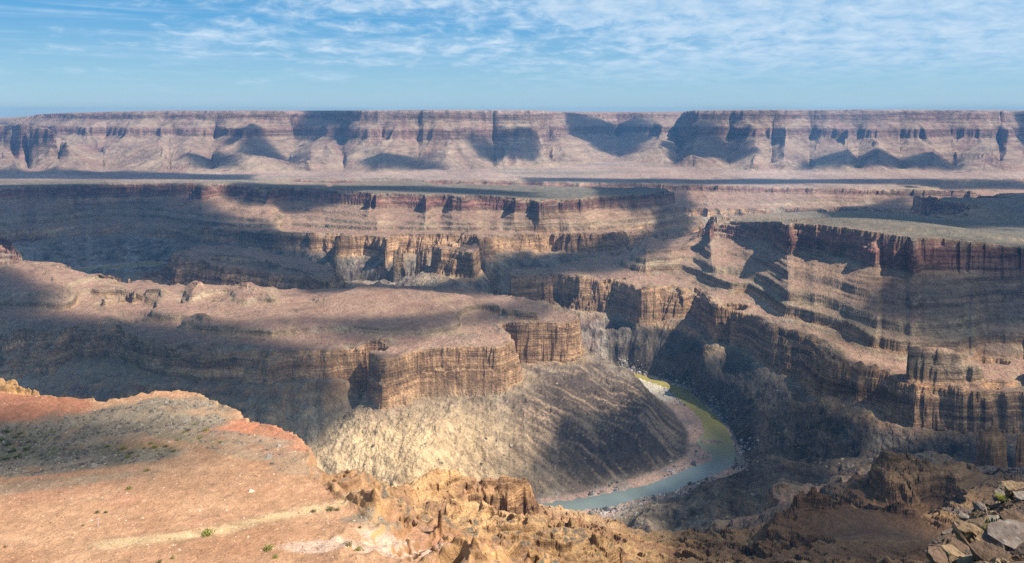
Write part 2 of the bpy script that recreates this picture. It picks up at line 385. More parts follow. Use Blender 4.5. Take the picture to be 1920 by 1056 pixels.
# streaks running down the fall line (gullies and chutes)
def fall_streaks():
    nr, nc = NR // 2, NC // 2
    Y = np.repeat(np.exp(np.linspace(LV0, LV1, nr))[:, None], nc, 1).astype(np.float32)
    X = (Y * np.linspace(-TMAX, TMAX, nc)[None, :]).astype(np.float32)
    U = sampleG(US, X, Y)
    for _ in range(8):
        p = np.pad(U, 1, mode='edge'); U = (p[:-2, 1:-1] + p[2:, 1:-1] + p[1:-1, :-2] + p[1:-1, 2:] + 2 * U) / 6
    U = U + 3.0 * fbm(X, Y, 120, 2, seed=3)
    dl = (LV1 - LV0) / (nr - 1); dt = 2 * TMAX / (nc - 1)
    Ur, Uc = np.gradient(U)
    ux = (Uc / dt) / Y                      # dU/dX at fixed Y
    uy = (Ur / dl) / Y - ux * (X / Y)       # dU/dY at fixed X
    mag = np.sqrt(ux * ux + uy * uy) + 1e-4
    ux /= mag; uy /= mag
    sc = np.clip(Y / 1400.0, 0.35, 3.5)
    n0 = fbm(X / sc, Y / sc, 150, 3, seed=4)
    n1 = 0.6 * fbm(X / sc, Y / sc, 55, 2, seed=5) + 0.4 * fbm(X / sc, Y / sc, 22, 2, seed=6)
    n2 = fbm(X / sc, Y / sc, 12, 2, seed=8)
    ns = (n0, n1, n2, fbm(X / sc, Y / sc, 9, 2, seed=10)); lens = (12, 6, 4, 12)
    acc = [q.copy() for q in ns]
    wob = 1.3 * fbm(X / sc, Y / sc, 90, 3, seed=9)
    ux2, uy2 = ux - uy * wob, uy + ux * wob
    for sgn in (1, -1):
        x, y = X.copy(), Y.copy()
        for k in range(12):
            r, c = rc(x, y, nr, nc)
            dx = bil(ux2, r, c); dy = bil(uy2, r, c)
            x = x + sgn * dx * 9 * sc; y = y + sgn * dy * 9 * sc
            r, c = rc(x, y, nr, nc)
            for q in range(4):
                if k < lens[q]: acc[q] += (1 - k / (lens[q] + 1.0)) * bil(ns[q], r, c)
    return [q / (q.std() + 1e-6) for q in acc] + [mag]
S0, S1, S2, S3, MAG = fall_streaks()
print('streaks', round(time.time() - T0, 1))
s0 = sampleG(S0, XG, YG); s1 = sampleG(S1, XG, YG); s2 = sampleG(S2, XG, YG); s3 = sampleG(S3, XG, YG); mag = sampleG(MAG, XG, YG)

# domain warp of the contours, gentler near the river, on the near ground and in the far distance scaled up
u0 = sampleG(US, XG, YG)
scl = np.clip(YG / 1500.0, 0.16, 4.0)
calm = smooth(u0, 0, 50) * 0.9 + 0.1
edge_calm = 1 - 0.75 * (smooth(YG, 330, 280) * smooth(XG / YG, -0.16, -0.26))
wx = (fbm(XG / scl, YG / scl, 170, 5, 0.55, seed=1)) * 26 * scl * calm * edge_calm
wy = (fbm(XG / scl, YG / scl, 170, 5, 0.55, seed=2)) * 30 * scl * calm * edge_calm
u = sampleG(US, XG + wx, YG + wy)
near = smooth(YG, 900, 600); far = smooth(YG, 4700, 4950)
canyon = (1 - near) * (1 - far)
# gullies
low = smooth(u, 4, 40) * smooth(u, 178, 150)
dome = smooth(YG, 1950, 1800) * smooth(XG, 200, 120) * smooth(XG, -620, -480)
talus = (1 - 0.9 * dome) * smooth(u, 172, 195) * smooth(u, 262, 235) * smooth(mag, 0.03, 0.14)
spurm = np.exp(-(((XG + 60) / 300) ** 2 + ((YG - 1180) / 150) ** 2)) 
gul = 0.8 - np.clip(np.abs(s1), 0, 2.2)
gmod = smooth(fbm(XG, YG, 260, 3, seed=16), -0.35, 0.35)
spur = np.clip(1.1 - 1.5 * np.abs(s0), -1.3, 1.1)
u = u + canyon * (low * (1 - 0.8 * spurm) * (8.0 * spur + 3.0 * gul * gmod + 0.9 * s2) + talus * (1 - 0.8 * smooth(YG, 2500, 3000) * smooth(XG, 500, 800)) * (19.0 * spur + 2.6 * gul * gmod + 0.6 * s2))
u = u + canyon * smooth(u, 120, 150) * smooth(u, 192, 176) * smooth(mag, 0.25, 0.6) * (8 * (1 - 0.85 * np.exp(-((XG + 70) ** 2 + (YG - 1350) ** 2) / 170.0 ** 2)) * (fbm(XG / np.sqrt(scl), YG / np.sqrt(scl), 95, 3, 0.42, seed=26, ridged=True) - 0.2) + 0.8 * blocks(XG / np.sqrt(scl), YG / np.sqrt(scl), 30, 1))
u = u + canyon * smooth(u, 245, 255) * smooth(u, 264, 259) * (1.0 * blocks(XG / scl, YG / scl, 30, 2)) * smooth(mag, 0.08, 0.2)
tops = smooth(u, 176, 190) * smooth(u, 240, 225) * smooth(mag, 0.14, 0.05)
u = u + canyon * tops * 2.5 * fbm(XG, YG, 230, 4, 0.5, seed=17)
rug2 = fbm(XG + 0.4 * YG, YG, 150, 5, 0.5, seed=13, ridged=True) - 0.2
fol_h = 0.6 * noise2((XG * .9 - YG * .43) / 95, (XG * .43 + YG * .9) / 13) + 0.4 * noise2((XG * .9 - YG * .43) / 50, (XG * .43 + YG * .9) / 6)
rug = fbm(XG, YG, 70, 5, 0.55, seed=12, ridged=True)
u = u + canyon * low * 5.5 * fol_h * np.exp(-(((XG - 120) / 280) ** 2 + ((YG - 1250) / 220) ** 2))
u = u + canyon * low * (rug * 12 + rug2 * 24) * (1 - 0.75 * spurm)
u = u + far * smooth(u, 268, 300) * (22 * spur + 9 * gul + 34 * fbm(XG, YG, 620, 4, 0.55, seed=14, ridged=True) + 4 * s2) * smooth(u, 650, 520)
nslope = near * smooth(mag, 0.12, 0.5)
nslope = nslope * np.maximum(0.15 + 0.85 * smooth(YG, 275, 340), smooth(XG / YG, -0.30, -0.24))
u = u + nslope * smooth(XG / YG, -0.30, -0.24) * smooth(YG, 360, 300) * smooth(XG / YG, 0.17, 0.12) * (1.2 * fbm(XG, YG, 17, 3, .55, seed=27) + 0.8 * blocks(XG, YG, 5.0, 7))
cragz = nslope * smooth(XG / YG, -0.3, -0.2) * smooth(XG / YG, 0.17, 0.12) * smooth(YG, 520, 470)
u = u + cragz * (8 * (fbm(XG, YG, 46, 3, 0.5, seed=23, ridged=True) - 0.5) + 4 * fbm(XG, YG, 14, 3, 0.5, seed=24, ridged=True))
u = u + nslope * smooth(YG, 560, 500) * (1.8 * blocks(XG, YG, 9.0, 4) + 0.8 * blocks(XG, YG, 3.6, 6)) * (0.35 + 0.65 * smooth(YG, 300, 330))
rsl = nslope * smooth(XG / YG, 0.19, 0.25) * smooth(YG, 900, 800)
u = u + rsl * (6 * (fbm(XG, YG, 38, 4, .5, seed=28, ridged=True) - .2) + 3.0 * blocks(XG, YG, 13.0, 14) + 1.4 * blocks(XG, YG, 5.5, 15))
u = u + nslope * (1.5 * fbm(XG, YG, 30, 4, 0.55, seed=15, ridged=True) + 0.8 * s2)

def pl(x, xs, ys): return np.interp(x, xs, ys).astype(np.float32)
def tier_noise(k, wl): return 0.5 * fbm(XG / np.sqrt(scl), YG / np.sqrt(scl), wl, 3, .5, seed=100 + k) + 0.09 * blocks(XG / np.sqrt(scl), YG / np.sqrt(scl), wl * .7, 30 + k)
wS = smooth(XG, -240, -330) * smooth(YG, 2000, 1850)
wT = np.clip(wS + 0.5 * smooth(fbm(XG, YG, 420, 3, 0.6, seed=19), 0.05, 0.3), 0, 1)
foot = 97 + 30 * wT
uf_ = pl(u, [-12, 0, 4, 12, 60, 112, 136, 170], [-9, 0, 1.2, 5, 55, 86, 96, 98]); uf_ = uf_ + (foot - 97) * smooth(u, 70, 140)
up_ = pl(u, [165, 170, 177, 186, 189, 200, 206, 222, 228, 244, 251, 254.5, 256, 262, 300, 900], [0, 0, 4.5, 9.5, 19, 23, 32, 39, 46, 54, 59, 62, 63, 65, 103, 703])
um = np.where(u > 165, uf_[...] * 0 + foot + 1, uf_) + up_
sp_ = 2.0 + 3.2 * smooth(fbm(XG, YG, 260, 3, 0.6, seed=18), -0.25, 0.3)
NT_ = 6
wB = np.exp(-(((XG + 90) / 170) ** 2 + ((YG - 1330) / 110) ** 2))
for k in range(NT_):
    c_ = 168.6 - (NT_ - 1 - k) * sp_ - (15 * wB if k < 3 else 0)
    um = um + (167 - foot) / NT_ * smooth(u + 4.2 * tier_noise(k, 62) - c_, -0.9, 0.9)
sp2 = 0.9 + 2.0 * smooth(fbm(XG, YG, 300, 3, 0.6, seed=20), -0.25, 0.3)
for k in range(4):
    um = um + 29.5 / 4 * smooth(u + 2.2 * tier_noise(10 + k, 75) - (257.6 - (3 - k) * sp2), -0.3, 0.3)
# far escarpment: two cliff bands
uf = pl(u, [-12, 262, 300, 430, 470, 520, 535, 600, 640, 655, 690, 900], [-12, 262, 296, 405, 425, 475, 540, 585, 618, 655, 685, 900])
# near walls (everything above the mesas)
def near_steps(u):
    k = u / 34.0; b = np.floor(k); f = k - b
    return (b + pl(f, [0, 0.5, 0.66, 1.0], [0, 0.28, 0.85, 1.0])) * 34.0
un = 0.45 * u + 0.55 * near_steps(u)
un = np.where(u > 494, u, un)
uu = um * (1 - near) * (1 - far) + far * uf + near * un
uu = np.where((u < 262) & (near < 1e-3) & (far < 1e-3), um, uu)
z = z_of_u(uu, XG, YG).astype(np.float32)
slope_zone = smooth(mag, 0.05, 0.3)
# small ledges of the bedding, a few metres each
def ledges(z, per, ph): 
    k = z / per + ph; f = k - np.floor(k); return (pl(f, [0, .35, .6, 1], [0, .12, .8, 1]) - f) * per
bed = smooth(u, 150, 172) * (1 - near * 0.3)
wob = 3.0 * fbm(XG, YG, 300, 2, seed=21)
z += bed * (1 - 0.6 * dome * smooth(u, 176, 186)) * slope_zone * canyon * ledges(z + wob, 8.5, 0.2) * 0.7 * smooth(fbm(XG, YG, 90, 3, 0.6, seed=22), -0.2, 0.25)
z += near * smooth(mag, 0.15, 0.4) * (ledges(z + wob * 0.4, 2.6, 0.1) * 0.9 + ledges(z, 6.1, 0.3) * 0.5)
# roughness, scaled with what can be seen at each distance
r1 = fbm(XG, YG, 26, 4, 0.6, seed=31)
z += canyon * (low * 5.0 + 0.9 * (u > 8)) * r1
z += canyon * low * np.maximum(0, fbm(XG, YG, 16, 3, 0.6, seed=32, ridged=True)) * 3.5
z += far * 6.0 * fbm(XG, YG, 90, 4, 0.55, seed=33) * smooth(u, 262, 300) * smooth(u, 660, 620)
flat_near = near * smooth(u, 488, 494) * smooth(u, 515, 507)
z += near * (1 - flat_near) * (0.9 * fbm(XG, YG, 7, 4, 0.6, seed=34, ridged=True) + 0.6 * r1) * smooth(mag, 0.05, 0.25)
z += flat_near * (0.30 * fbm(XG, YG, 7, 5, 0.6, seed=35) + 0.25 * fbm(XG, YG, 22, 3, 0.5, seed=36, ridged=True))
isl = smooth(np.hypot((XG - plan(1334, 829)[0]) / 19.0, (YG - plan(1334, 829)[1]) / 9.0) + 0.5 * fbm(XG, YG, 14, 3, seed=37), 1.05, 0.75)
z = np.maximum(z, -602.5 + 4.2 * isl)
z = z + smooth(YG, 5600, 6200) * smooth(u, 640, 680) * 9 * fbm(XG, YG, 1300, 3, .5, seed=38) - smooth(YG, 5600, 6200) * smooth(u, 640, 680) * 3
z = np.where(YG > 8800, np.minimum(z, 5), z).astype(np.float32)
print('height', round(time.time() - T0, 1))

# ---------------------------------------------------------------- what each patch of ground is made of (albedo)
def grads(g):
    dl = (LV1 - LV0) / (NR - 1); dt = 2 * TMAX / (NC - 1)
    gr, gc = np.gradient(g)
    gx = gc / dt / YG; gy = gr / dl / YG - gx * (XG / YG)
    return gx, gy
gx, gy = grads(z)
steep = np.sqrt(gx * gx + gy * gy)
for _ in range(1):
    p = np.pad(steep, 1, mode='edge'); steep = (p[:-2, 1:-1] + p[2:, 1:-1] + p[1:-1, :-2] + p[1:-1, 2:] + 2 * steep) / 6
def col(*c): return np.array(c, np.float32)[None, None, :]
def mixc(a, b, f): return a + (b - a) * np.clip(f, 0, 1)[..., None]
XZ, YZ = XG + 1.25 * z, YG + 0.9 * z      # so that colour patches do not run straight down steep faces
n_big = fbm(XG, YG, 420, 4, 0.5, seed=41); n_mid = fbm(XZ, YZ, 60, 4, 0.55, seed=42)
n_sml = fbm(XZ / scl, YZ / scl, 9, 3, 0.6, seed=43)
cliff = smooth(steep, 0.9, 1.8)
# strata colour: a fixed stack of thin beds read by height
bk = np.random.RandomState(5)
bed_h = np.arange(-620, 60, 2.2); bed_v = bk.rand(len(bed_h)); bed_w = bk.rand(len(bed_h))
zz = z + 5 * n_big + 0.8 * n_mid
bv = np.interp(zz, bed_h, bed_v).astype(np.float32); bw = np.interp(zz * 0.4, bed_h, bed_w).astype(np.float32)
tan = mixc(col(.33, .235, .14), col(.47, .36, .22), 0.5 + 0.8 * n_mid)
sm = smooth(mag, 0.04, 0.15) * smooth(steep, 1.1, 0.7)
talusc = mixc(tan, col(.235, .165, .125), 0.45 * bv + 0.25)
talusc = mixc(talusc, col(.26, .15, .125), smooth(s1 + .5 * s2, 0.5, 2.0) * 0.35 * sm)        # reddish chutes of debris
talusc = mixc(talusc, col(.22, .13, .10), smooth(s3, 0.6, 1.8) * 0.5 * sm)
talusc = mixc(talusc, col(.43, .36, .27), smooth(-s2, 0.6, 1.8) * 0.35 * sm)
gneiss = mixc(col(.14, .115, .092), col(.27, .215, .16), 0.5 + 1.0 * n_mid + 0.35 * n_big)
n_rk = fbm(XG + 14 * n_mid, YG + .8 * z, 34, 5, .62, seed=45)
gneiss = mixc(gneiss, col(.055, .05, .052), smooth(n_rk + 0.05 * s2, 0.08, 0.32) * 0.85)
gneiss = mixc(gneiss, col(.37, .33, .275), smooth(n_rk - 0.1 * s1, -0.1, -0.38) * 0.6)
gneiss = mixc(gneiss, col(.36, .31, .25), smooth(-s2 + n_mid, 0.9, 2.0) * 0.45)
gneiss = mixc(gneiss, col(.22, .13, .11), smooth(fbm(XG, YG, 150, 3, .5, seed=44), 0.25, 0.5) * 0.5)
midc = mixc(col(.33, .185, .10), col(.45, .29, .165), bw); midc = mixc(midc, col(.19, .11, .075), smooth(bv, 0.55, 0.95) * 0.6)
capc = mixc(col(.23, .10, .075), col(.30, .17, .125), bw); capc = mixc(capc, col(.09, .05, .045), smooth(bv, 0.5, 0.9) * 0.7)
mesa = mixc(col(.28, .165, .12), col(.37, .245, .175), 0.5 + 0.9 * n_mid)
plat = mixc(col(.135, .125, .10), col(.20, .165, .125), 0.5 + 1.2 * n_big)
gneiss = gneiss * (1 - 0.52 * smooth(XG, 180, 330) * smooth(YG, 2300, 2000))[..., None]  # slopes right of the river darkened in the colour to deepen their shade
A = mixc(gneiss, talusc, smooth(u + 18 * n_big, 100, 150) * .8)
hi_face = smooth(u, 175, 186)
A = mixc(A, talusc, hi_face)
A = mixc(A, midc, smooth(uu, 88, 97) * smooth(uu, 186, 174) * smooth(steep, 0.45, 1.0))
A = mixc(A, capc, smooth(uu, 226, 233) * smooth(uu, 262, 257) * smooth(steep, 0.35, 0.9))
A = mixc(A, capc * 1.1, smooth(uu, 196, 206) * smooth(uu, 232, 226) * 0.35)
flat = smooth(steep, 0.42, 0.2)
A = mixc(A, mesa, flat * smooth(u, 166, 172) * smooth(u, 252, 225))
A = mixc(A, plat, flat * smooth(u, 254, 260))
# the central spur below its butte is cream coloured schist with dark streaks towards the river
cs = np.exp(-(((XG + 150) / 260) ** 2 + ((YG - 1130) / 170) ** 2)) * smooth(u, 150, 100) * smooth(u, 2, 20) * canyon
A = mixc(A, mixc(col(.72, .53, .31), col(.54, .385, .22), 0.5 + n_mid + 0.25 * s2), cs * 0.95)
A = mixc(A, col(.15, .10, .075), cs * smooth(s3 + n_mid, 1.0, 2.2) * 0.5)
A = mixc(A, col(.20, .135, .095), cs * smooth(XG, -220, 60) * smooth(noise2((XG * .9 - YG * .43) / 80, (XG * .43 + YG * .9) / 7), -0.05, 0.35) * 0.7)
fa, fb = XG * 0.90 - YG * 0.43, XG * 0.43 + YG * 0.90
fol = 0.6 * noise2(fa / 95, fb / 11 + 0.6 * n_mid) + 0.4 * noise2(fa / 45 + 7, fb / 4.5 + 0.6 * n_mid) + 0.35 * noise2(fa / 30 + 3, fb / 2.6)
cs2 = np.exp(-(((XG - 190) / 190) ** 2 + ((YG - 1290) / 170) ** 2)) * smooth(u, 150, 110) * smooth(u, 2, 20) * canyon
A = mixc(A, mixc(col(.085, .062, .05), col(.36, .255, .165), smooth(fol + 0.08 * s0 + 0.35 * n_big + 0.1 * n_mid, -0.06, 0.30)), np.minimum(cs2 * 1.5, .97))
# river banks: pale sand and pinkish gravel
bank = smooth(u, 8.5, 4) * canyon
A = mixc(A, mixc(col(.46, .31, .24), col(.24, .20, .175), smooth(n_mid, 0.05, 0.35)), bank * 0.9)
sb = np.exp(-(((XG - 300) / 75) ** 2 + ((YG - 1575) / 80) ** 2)) * smooth(u, 14, 7) * canyon
A = mixc(A, col(.56, .50, .40), smooth(sb, 0.3, 0.55) * smooth(XG, 225, 245) * smooth(u, 7, 5))
# the plain and the escarpment
plain = mixc(col(.27, .19, .155), col(.42, .31, .25), 0.5 + 1.1 * n_big)
plain = mixc(plain, col(.13, .15, .115), smooth(fbm(XG * .35, YG * 1.6, 500, 4, .5, seed=51), 0.05, 0.35) * smooth(XG / YG, 0.55, -0.3) * 0.9)
gx0 = smooth(YG, 3300, 3900)
A = mixc(A, plain, gx0 * smooth(u, 256, 259) * flat)
esc = mixc(col(.22, .15, .115), col(.37, .28, .20), 0.5 + 0.9 * n_big + 0.2 * s2)
esc = mixc(esc, col(.27, .15, .12), smooth(s1, 0.3, 1.5) * 0.5)
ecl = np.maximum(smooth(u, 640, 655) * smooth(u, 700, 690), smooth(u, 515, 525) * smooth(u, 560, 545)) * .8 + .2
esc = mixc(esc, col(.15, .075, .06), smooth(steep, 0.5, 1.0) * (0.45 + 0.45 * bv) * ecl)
esc = mixc(esc, col(.29, .21, .175), smooth(u, 660, 690))
esc = mixc(esc, esc * 0.75 + col(.03, .02, .02), smooth(bv, .6, .9) * 0.4)
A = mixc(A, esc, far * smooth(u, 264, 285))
# near walls and pinnacles: orange beds
nearc = mixc(col(.46, .255, .11), col(.58, .37, .19), 0.5 + n_mid)
nearc = mixc(nearc, col(.26, .135, .08), smooth(bw, 0.4, 0.8) * 0.6); nearc = mixc(nearc, col(.17, .10, .07), smooth(bv + n_sml * .4, 0.6, 1.0) * 0.6)
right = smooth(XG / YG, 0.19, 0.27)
nearc = mixc(nearc, nearc * 0.55 + col(.0, .002, .006), right)  # near rock on the right dimmed in the colour, as if more shaded
cream = mixc(col(.46, .38, .27), col(.36, .28, .20), 0.5 + n_mid + 0.2 * s2)
nearc = mixc(nearc, cream, smooth(YG, 420, 560) * (1 - right) * smooth(steep, 1.0, .6))
towers = np.exp(-(((XG - 345) / 75) ** 2 + ((YG - 605) / 55) ** 2)) + np.exp(-(((XG - 490) / 50) ** 2 + ((YG - 750) / 40) ** 2)) + smooth(YG, 520, 470)
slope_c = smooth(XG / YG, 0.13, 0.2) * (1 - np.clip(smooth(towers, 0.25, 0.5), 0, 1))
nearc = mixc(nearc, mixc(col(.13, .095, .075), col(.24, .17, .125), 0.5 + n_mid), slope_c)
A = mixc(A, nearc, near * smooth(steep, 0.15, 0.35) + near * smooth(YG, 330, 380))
# foreground plateau: orange soil, purple-grey slab fields, a vegetated hollow on the left
fn = flat_near * smooth(steep, 0.9, 0.5)
px = CX + XG / YG * F; py = H0 + 103 / YG * F       # survey bearings used to place patches of soil on the flat ground
soil = mixc(col(.335, .18, .105), col(.46, .28, .17), 0.5 + 0.9 * fbm(XG, YG, 22, 4, .55, seed=61))
soil = mixc(soil, col(.42, .20, .13), smooth(fbm(XG, YG, 45, 3, .5, seed=62), 0.1, 0.5) * 0.6)
def blob(bx, by, rx, ry, a=0.0):
    dx, dy = XG - bx, YG - by; ca, sa = math.cos(a), math.sin(a)
    d = np.sqrt(((dx * ca + dy * sa) / rx) ** 2 + ((-dx * sa + dy * ca) / ry) ** 2) + 0.45 * fbm(XG, YG, 18, 4, .6, seed=63)
    return smooth(d, 1.15, 0.8)
def gp(px_, py_): return plan(px_, py_, -101.0)
redc = col(.44, .17, .10)
for (bx, by, rx, ry, a, c_, s_) in [
    (*gp(-10, 757), 36, 18, 0.0, redc, .7), (*gp(455, 800), 17, 9, -0.2, redc, .7), (*gp(520, 825), 14, 7, -.2, redc, .4)]:
    soil = mixc(soil, c_, blob(bx, by, rx, ry, a) * s_)
slabm = smooth(fbm(XG, YG, 12, 4, .65, seed=68), -0.4, -0.05) * .5 + .5
slabc = mixc(col(.155, .135, .105), col(.30, .245, .175), 0.5 + 1.1 * fbm(XG, YG, 9, 4, .6, seed=64))
soil = mixc(soil, slabc, np.maximum.reduce([blob(*gp(290, 775), 26, 17, 0), blob(*gp(360, 760), 17, 14, 0) * .8, blob(*gp(60, 815), 36, 20, 0), blob(*gp(130, 870), 30, 8, .25), blob(*gp(400, 815), 32, 5.5, -.15) * .8, blob(*gp(500, 840), 22, 6, -.2) * .55, blob(*gp(560, 860), 9, 8, 0) * .5, blob(*gp(60, 925), 26, 4, .35) * .6, blob(*gp(700, 975), 8, 5, 0.3) * .8]) * 0.95 * slabm)
green = np.maximum.reduce([blob(*gp(20, 815), 14, 10, 0), blob(*gp(45, 845), 14, 6, .1), blob(*gp(270, 838), 15, 4.5, 0) * .5, blob(*gp(360, 818), 12, 3.5, -.2) * .5])
soil = mixc(soil, mixc(col(.12, .14, .055), col(.22, .20, .09), 0.5 + fbm(XG, YG, 5, 3, .6, seed=65)), green * 0.7 * smooth(fbm(XG, YG, 4, 3, .6, seed=66), -.25, .2))
# the pale old track
trk = [gp(*p) for p in [(200,1062),(330,1040),(440,1012),(520,980),(600,948),(650,935)]]
dmin = np.full(XG.shape, 1e9, np.float32)
for a, b in zip(trk[:-1], trk[1:]):
    ab = b - a; tq = np.clip(((XG - a[0]) * ab[0] + (YG - a[1]) * ab[1]) / (ab @ ab), 0, 1)
    dmin = np.minimum(dmin, np.hypot(XG - a[0] - tq * ab[0], YG - a[1] - tq * ab[1]))
dmin += 1.2 * fbm(XG, YG, 9, 3, .6, seed=67)
soil = mixc(soil, col(.56, .43, .25), smooth(dmin + 1.5 * fbm(XG, YG, 5, 3, .6, seed=69), 3.4, 0.8) * .62)
soil = mixc(soil, col(.30, .22, .14), smooth(dmin, 3.8, 3.1) * smooth(dmin, 2.5, 3.0) * .45)
soil = mixc(soil, col(.62, .47, .38), np.maximum(blob(*gp(640, 1050), 14, 4, .1), blob(*gp(760, 1020), 14, 3.5, -.2)) * .6)
soil = soil * (1 + 0.30 * fbm(XG, YG, 2.6, 4, .65, seed=73) + 0.22 * fbm(XG + YG * .3, YG * 1.3, 14, 4, .6, seed=74, ridged=True))[..., None]
rill = smooth(np.abs(fbm(XG, YG, 26, 4, .55, seed=75)), 0.05, 0.0) * smooth(fbm(XG, YG, 60, 2, .5, seed=76), -0.1, 0.2)
soil = mixc(soil, col(.30, .19, .12), rill * 0.55)
A = mixc(A, soil, fn)
A = np.clip(A * (1 + 0.2 * n_sml)[..., None], 0.02, 0.85)
print('colour', round(time.time() - T0, 1))

# ---------------------------------------------------------------- landforms: every landform is an object of its own
names = [
 ('canyon_floor', 'dark boulder strewn lower slopes and floor of the canyon on the right of the river', 'canyon floor'),
 ('escarpment', 'long far escarpment with flat rim on the horizon, bluish cliffs above pale ribbed slopes', 'escarpment'),
 ('plain', 'flat pale pinkish plain between the far escarpment and the inner canyon rims', 'plain'),
 ('far_canyon_wall', 'broad banded canyon wall on the left beyond the far bend of the river', 'canyon wall'),
 ('far_mesa', 'flat topped mesa in the middle distance with a red cliff band along its rim', 'mesa'),
 ('distant_butte', 'small dark tilted flat topped butte standing behind the central mesa', 'butte'),
 ('right_mesa', 'big right hand mesa with dark cap cliffs and sunlit ribbed slopes above the river', 'mesa'),
 ('central_mesa', 'wide brown topped central mesa ringed by an orange cliff, inside the river bend', 'mesa'),
 ('foreground_plateau', 'sunlit orange soil plateau in the lower left with patches of grey slabs', 'plateau'),
 ('pinnacle_ridge', 'sunlit orange rock pinnacles on the ridge just beyond the orange plateau', 'ridge'),
 ('rock_tower', 'orange edged rock tower on the lower right, lit along its right side', 'rock tower'),
 ('rock_stack', 'dark upright rock stack at the right edge above the lit rock tower', 'rock stack'),
 ('slab_ridge', 'brown tilted slab ridge with fine ledges at the lower right', 'ridge'),
 ('second_canyon_wall', 'hazy canyon wall seen beyond the far mesa on the right', 'canyon wall'),
]
IDX = {n[0]: i for i, n in enumerate(names)}
seeds = []
def sd_(name, pts): 
    for X, Y in pts: seeds.append((X / Y, math.log(Y), IDX[name]))
sd_('central_mesa', [(-900,1450),(-600,1450),(-300,1450),(0,1450),(100,1400),(-150,1200),(0,1200),(150,1250),(-350,1200),(-600,1200),(-900,1250),(-1200,1500),(-300,1700),(-600,1650),(-900,1700),(-1200,1850),(-1500,2000),(-100,1080),(-400,1050),(200,1400),(-100,1700),(-1000,1000),(-1300,1300),(60,1600)])
sd_('canyon_floor', [(420,1250),(500,1100),(330,1000),(600,1150),(250,950),(450,900),(150,1000),(700,950),(300,700),(450,700),(900,1000),(200,600)])
sd_('right_mesa', [(320,1750),(500,1600),(450,1450),(650,1350),(900,1250),(1100,1300),(1200,1700),(900,1900),(200,1900),(80,1850),(500,2150),(1300,2200),(800,2300),(1700,2700),(560,1350),(400,2250)])
sd_('distant_butte', [(-900,2250),(-650,2100),(-500,2000),(-1000,2350),(-1100,2300)])
sd_('far_mesa', [(-300,2550),(-400,2900),(0,2900),(400,2900),(700,3100),(0,2550),(0,3300),(-500,3400),(500,3500),(300,2650),(-600,2600),(-500,2400),(-200,2400)])
sd_('far_canyon_wall', [(-1500,3100),(-1800,3300),(-1100,3100),(-2100,3100),(-1400,3600),(-2400,3700),(-1000,3600),(-1000,2800),(-1400,2900),(-2000,2800),(-2500,3300)])
sd_('second_canyon_wall', [(1500,3750),(2000,3750),(2600,3800),(1000,4100),(1500,3900),(2000,3450),(2600,3400),(1300,3450)])
sd_('plain', [(X, Y) for X in (-3600,-2400,-1200,0,1200,2400,3600) for Y in (4400,4900,5300)] + [(500,4600),(-600,4400)])
sd_('foreground_plateau', [(-150,200),(-100,170),(-60,160),(-20,160),(-150,250),(-250,280),(-60,205),(0,120),(-60,100),(60,120),(-60,250),(-250,380),(-100,300)])
sd_('pinnacle_ridge', [(-40,420),(0,440),(0,340),(60,340),(-50,300),(60,500),(120,600),(-100,420),(-100,600),(0,700),(-60,800),(20,250)])
sd_('rock_tower', [(330,620),(350,590),(300,610),(390,610),(420,570)])
sd_('rock_stack', [(480,745),(520,740),(540,790)])
sd_('slab_ridge', [(180,420),(250,420),(170,380),(240,370),(300,400),(120,300),(200,300),(60,200),(120,200),(300,450)])
sd_('escarpment', [(0,9000)])
sx, sy, si = (np.array([s[k] for s in seeds]) for k in range(3))
qt = (XG / YG + 0.02 * n_mid).astype(np.float32); ql = (np.log(YG) + 0.02 * n_mid).astype(np.float32)
best = np.full(XG.shape, 1e9, np.float32); REG = np.zeros(XG.shape, np.int16)
for a, b, k in zip(sx, sy, si):
    d = (qt - a) ** 2 + (ql - b) ** 2
    m = d < best; best[m] = d[m]; REG[m] = k
REG[(YG > 4700) & (u > 268)] = IDX['escarpment']
REG[(YG > 3600) & (u >= 259) & (u <= 268)] = IDX['plain']
REG[(REG == IDX['escarpment']) & (u <= 268)] = IDX['plain']
REG[flat_near > 0.5] = IDX['foreground_plateau']

# ---------------------------------------------------------------- rows of each column gathered where the ground shows its relief
NK = 1060
dp = np.abs(np.diff(z / YG, axis=0)) * F + 0.25 * np.abs(np.diff(z, axis=0)) / YG[1:] * F
ang = z / YG; run = np.maximum.accumulate(ang, axis=0)
vis = ((ang - run) > -0.012)[1:]
w = np.minimum(dp, 6) * np.where(vis, 1.0, 0.3) + 0.10
w[:, :] *= 1.0
def blur(a, k, ax):
    c = np.cumsum(np.concatenate([np.repeat(np.take(a, [0], ax), k, ax), a, np.repeat(np.take(a, [-1], ax), k, ax)], ax), ax)
    n = a.shape[ax]
    return (np.take(c, np.arange(2 * k, 2 * k + n), ax) - np.take(c, np.arange(0, n), ax)) / (2 * k)
w = blur(blur(w, 14, 1), 5, 0); w = blur(w, 8, 1)
cum = np.concatenate([np.zeros((1, NC)), np.cumsum(w, 0)], 0); cum /= cum[-1:]
tgt = np.linspace(0, 1, NK)
RR_ = np.empty((NK, NC), np.float32); ar = np.arange(NR)
for c in range(NC): RR_[:, c] = np.interp(tgt, cum[:, c], ar)
ri = np.clip(RR_.astype(np.int32), 0, NR - 2); fr = RR_ - ri; cc_ = np.arange(NC)[None, :]
def take(g): return g[ri, cc_] * (1 - fr) + g[ri + 1, cc_] * fr
lvk = LV0 + RR_ / (NR - 1) * (LV1 - LV0)
Yk = np.exp(lvk); Xk = Yk * tt[None, :]; Zk = take(z)
